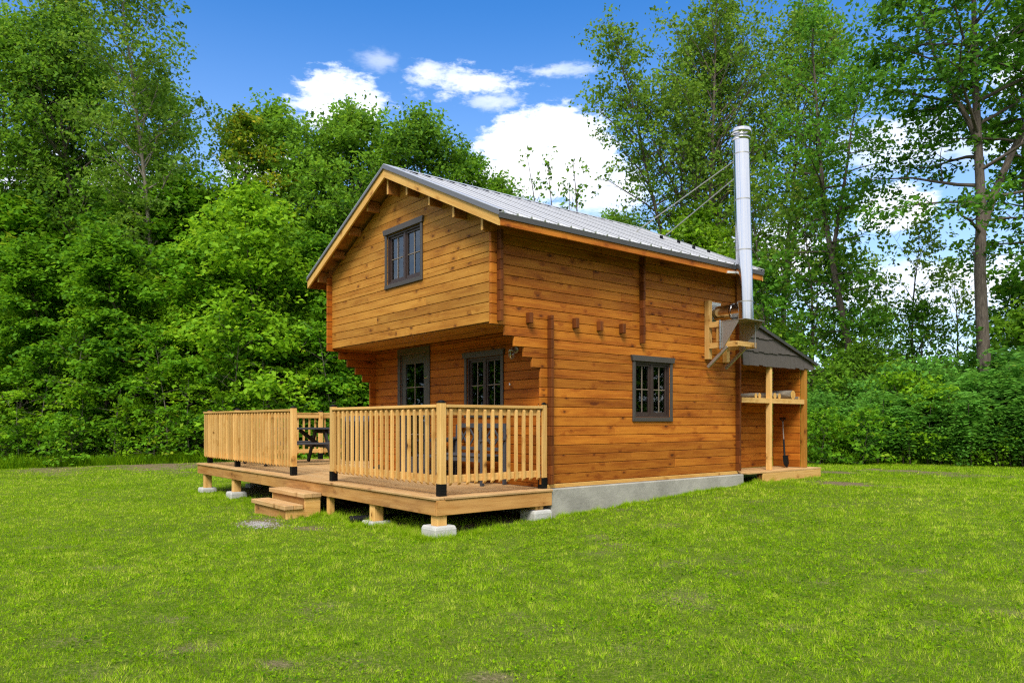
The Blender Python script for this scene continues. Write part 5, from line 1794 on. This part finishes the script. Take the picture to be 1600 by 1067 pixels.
# rounder leafy bushes between the sumac
rbA = mk(405, 2.4, .03, .05, 1.25, 24, ov, 40, .10, 'sumac', kind='hedge_bush', nsub=4, spray_r=.40, elev=(15, 65), cr=dict(flat=.3, up=1.0))
rbL = mk(407, 2.2, .03, .05, 1.1, 22, ov, 36, .11, 'maplelight', kind='hedge_bush', nsub=4, spray_r=.40, elev=(15, 65), cr=dict(flat=.3, up=1.0))
rbB = mk(406, 3.0, .03, .08, 1.3, 24, ov, 38, .10, 'ash', kind='hedge_bush', nsub=4, spray_r=.42, elev=(15, 65), cr=dict(flat=.3, up=1.0))
for (pr, u, d, sc) in [(rbA, 1268, 21.0, .9), (rbB, 1310, 21.2, 1.0), (rbA, 1355, 20.4, .9), (rbB, 1390, 21.6, 1.0), (rbA, 1425, 19.8, 1.0), (rbB, 1485, 20.8, 1.05), (rbA, 1515, 19.4, .85), (rbB, 1590, 20.0, 1.0), (rbA, 1560, 20.4, 1.0), (rbB, 1650, 19.5, 1.1), (rbB, 1235, 24, 1.0), (rbB, 1440, 22.8, 1.1), (rbB, 1335, 23.2, 1.1), (rbL, 1318, 18.9, .62), (rbL, 1462, 18.4, .6), (rbL, 1408, 19.4, .8), (rbL, 1545, 17.8, .6), (rbL, 1600, 18.6, .9), (rbL, 1290, 19.4, .7), (rbA, 1500, 17.9, .5), (rbA, 1345, 18.8, .55)]:
    put(pr, u, d, 'rounded leafy green bush among the sumac in the hedge at right', 'leafy bushes in the hedge at right', sc * fr.uniform(.68, 1.25), cat='bush')
# undergrowth in the left wood
und = mk(410, 1.5, .012, .05, .75, 14, ov, 26, .11, 'maple', kind='undergrowth_shrub', nsub=3, spray_r=.34, elev=(10, 60), cr=dict(flat=.25, up=1.2))
for i in range(20):
    u = -60 + i * 31 + fr.uniform(-10, 10)
    put(und, u, 26.6 + fr.uniform(-.5, 1.4) + (0 if u < 320 else -.6), 'low leafy shrub on the floor of the forest edge', 'low shrubs at the foot of the forest edge', fr.uniform(.7, 1.2), cat='shrub')
for i in range(9):
    u = 1270 + i * 42 + fr.uniform(-12, 12)
    put(und, u, 18.6 + fr.uniform(-.4, 2.4), 'low leafy shrub at the foot of the right hand hedge', 'low shrubs at the foot of the hedge', fr.uniform(.6, 1.0), cat='shrub')

# tall rough grass and weeds along both wood edges, and the far wood closing every gap
def ribbon_weeds():
    rs = np.random.RandomState(90)
    P = []
    for (u0, d0, u1, d1, n, wd) in [(-120, 26.4, 330, 25.8, 16000, .5), (330, 25.8, 640, 27, 9000, .5), (1255, 19.6, 1700, 16.8, 30000, .62)]:
        t = rs.rand(n)
        b = ((u0 + (u1 - u0) * t) - 800) / 1155.3; d = d0 + (d1 - d0) * t + np.abs(rs.randn(n)) * wd
        P.append(np.stack([CAMX + d * (FW[0] + RT[0] * b), CAMY + d * (FW[1] + RT[1] * b)], -1))
    P = np.concatenate(P); n = len(P)
    P = np.concatenate([P, ground_z(P[:, 0], P[:, 1])[:, None]], 1)
    h = (.08 + .46 * rs.rand(n) ** 2) * (.5 + fbm(P[:, 0], P[:, 1], 1.1, 3))
    a = rs.rand(n) * 6.28; side = np.stack([np.cos(a), np.sin(a), 0 * a], -1) * .011
    tip = P + np.stack([rs.randn(n) * h * .3, rs.randn(n) * h * .3, h], -1)
    V = np.stack([P - side, P + side, tip], 1)
    me = tri_mesh('rough_grass', V, 3, rs.rand(n) * .7, rs.rand(n) * .5, M['grass'])
    o = bpy.data.objects.new('rough_grass', me); COL.objects.link(o)
    tag(o, 'long rough grass and weeds along the foot of the woods', 'rough grass', kind='stuff')
ribbon_weeds()
def far_wood():
    rs = np.random.RandomState(91)
    n = 240000
    a = rs.rand(n) * 2 * math.pi
    rr = 52 + rs.rand(n) * 9
    x = CAMX + rr * np.cos(a); y = CAMY + rr * np.sin(a)
    bear = (np.degrees(math.pi / 2 + YAW - a) + 180) % 360 - 180
    top = 8.5 + 6 * fbm(np.degrees(a) * 1.0, np.zeros(n), 9, 3) + 0 * a
    right = np.clip((bear - 8) / 8, 0, 1) * np.clip((60 - bear) / 12, 0, 1)
    mid = np.clip(1 - np.abs(bear - 3) / 7, 0, 1)
    top = top * (1 - right) + (3.4 + 1.6 * fbm(np.degrees(a), np.zeros(n), 4, 3)) * right
    z = -1 + (top + 1) * np.sqrt(rs.rand(n))
    # lumpy crowns: pull points to clump centres
    k = 2600
    ca = rs.rand(k) * 2 * math.pi
    ci = (a / (2 * math.pi) * k).astype(int)
    P = np.stack([x, y, z + ground_z(x * .3, y * .3)], -1)
    m_ = fbm(np.degrees(a) * 2.2, z, 1.6, 3) > .24
    P = P[m_]; n = len(P)
    V = leaf_quads(P, rs, .42 + .35 * rs.rand(n), up=.6)
    me = tri_mesh('far_wood', V, 4, rs.rand(n), fbm(P[:, 0], P[:, 2] * 2 + P[:, 1], 2.5, 3), M['ash'])
    o = bpy.data.objects.new('far_wood', me); COL.objects.link(o)
    tag(o, 'far wood closing off the field all round behind the nearer trees', 'far wood', kind='stuff')
far_wood()

# labels that count the small front plants off from a landmark
ORD = ['first', 'second', 'third', 'fourth', 'fifth', 'sixth', 'seventh', 'eighth', 'ninth', 'tenth', 'eleventh', 'twelfth', 'thirteenth',
       'fourteenth', 'fifteenth', 'sixteenth', 'seventeenth', 'eighteenth', 'nineteenth', 'twentieth', 'twenty first', 'twenty second']
def count_off(group, pattern, hidden=None, near=None, lo=-.70, hi=.70):
    rows = []
    for o in COL.objects:
        if o.get('group') != group: continue
        dx, dy = o.location.x - CAMX, o.location.y - CAMY
        d = dx * FW[0] + dy * FW[1]; b = (dx * RT[0] + dy * RT[1]) / d
        if (near and d > near) or not lo < b < hi:
            if hidden: o['label'] = hidden
        else: rows.append((b, o))
    rows.sort(key=lambda q: q[0])
    for k, (b, o) in enumerate(rows): o['label'] = pattern % ORD[k]
count_off('thin saplings in front of the forest edge', 'pale stemmed maple sapling, %s from the left along the forest edge', 'pale stemmed maple sapling beyond the left edge of the photo')
count_off('low shrubs at the foot of the forest edge', 'low leafy shrub, %s from the left on the forest floor', 'low leafy shrub beyond the left edge of the photo')
count_off('low shrubs at the foot of the hedge', 'low leafy shrub, %s from the wood shed along the foot of the hedge')
count_off('sumac bushes along the right hand hedge', 'feathery sumac bush, %s from the wood shed in the front of the hedge', 'feathery sumac bush in the rear row of the hedge or beyond the right edge', near=20.3)
count_off('leafy bushes in the hedge at right', 'rounded leafy bush, %s from the wood shed in the front of the hedge', 'rounded leafy bush in the rear row of the hedge or beyond the right edge', near=20.0)
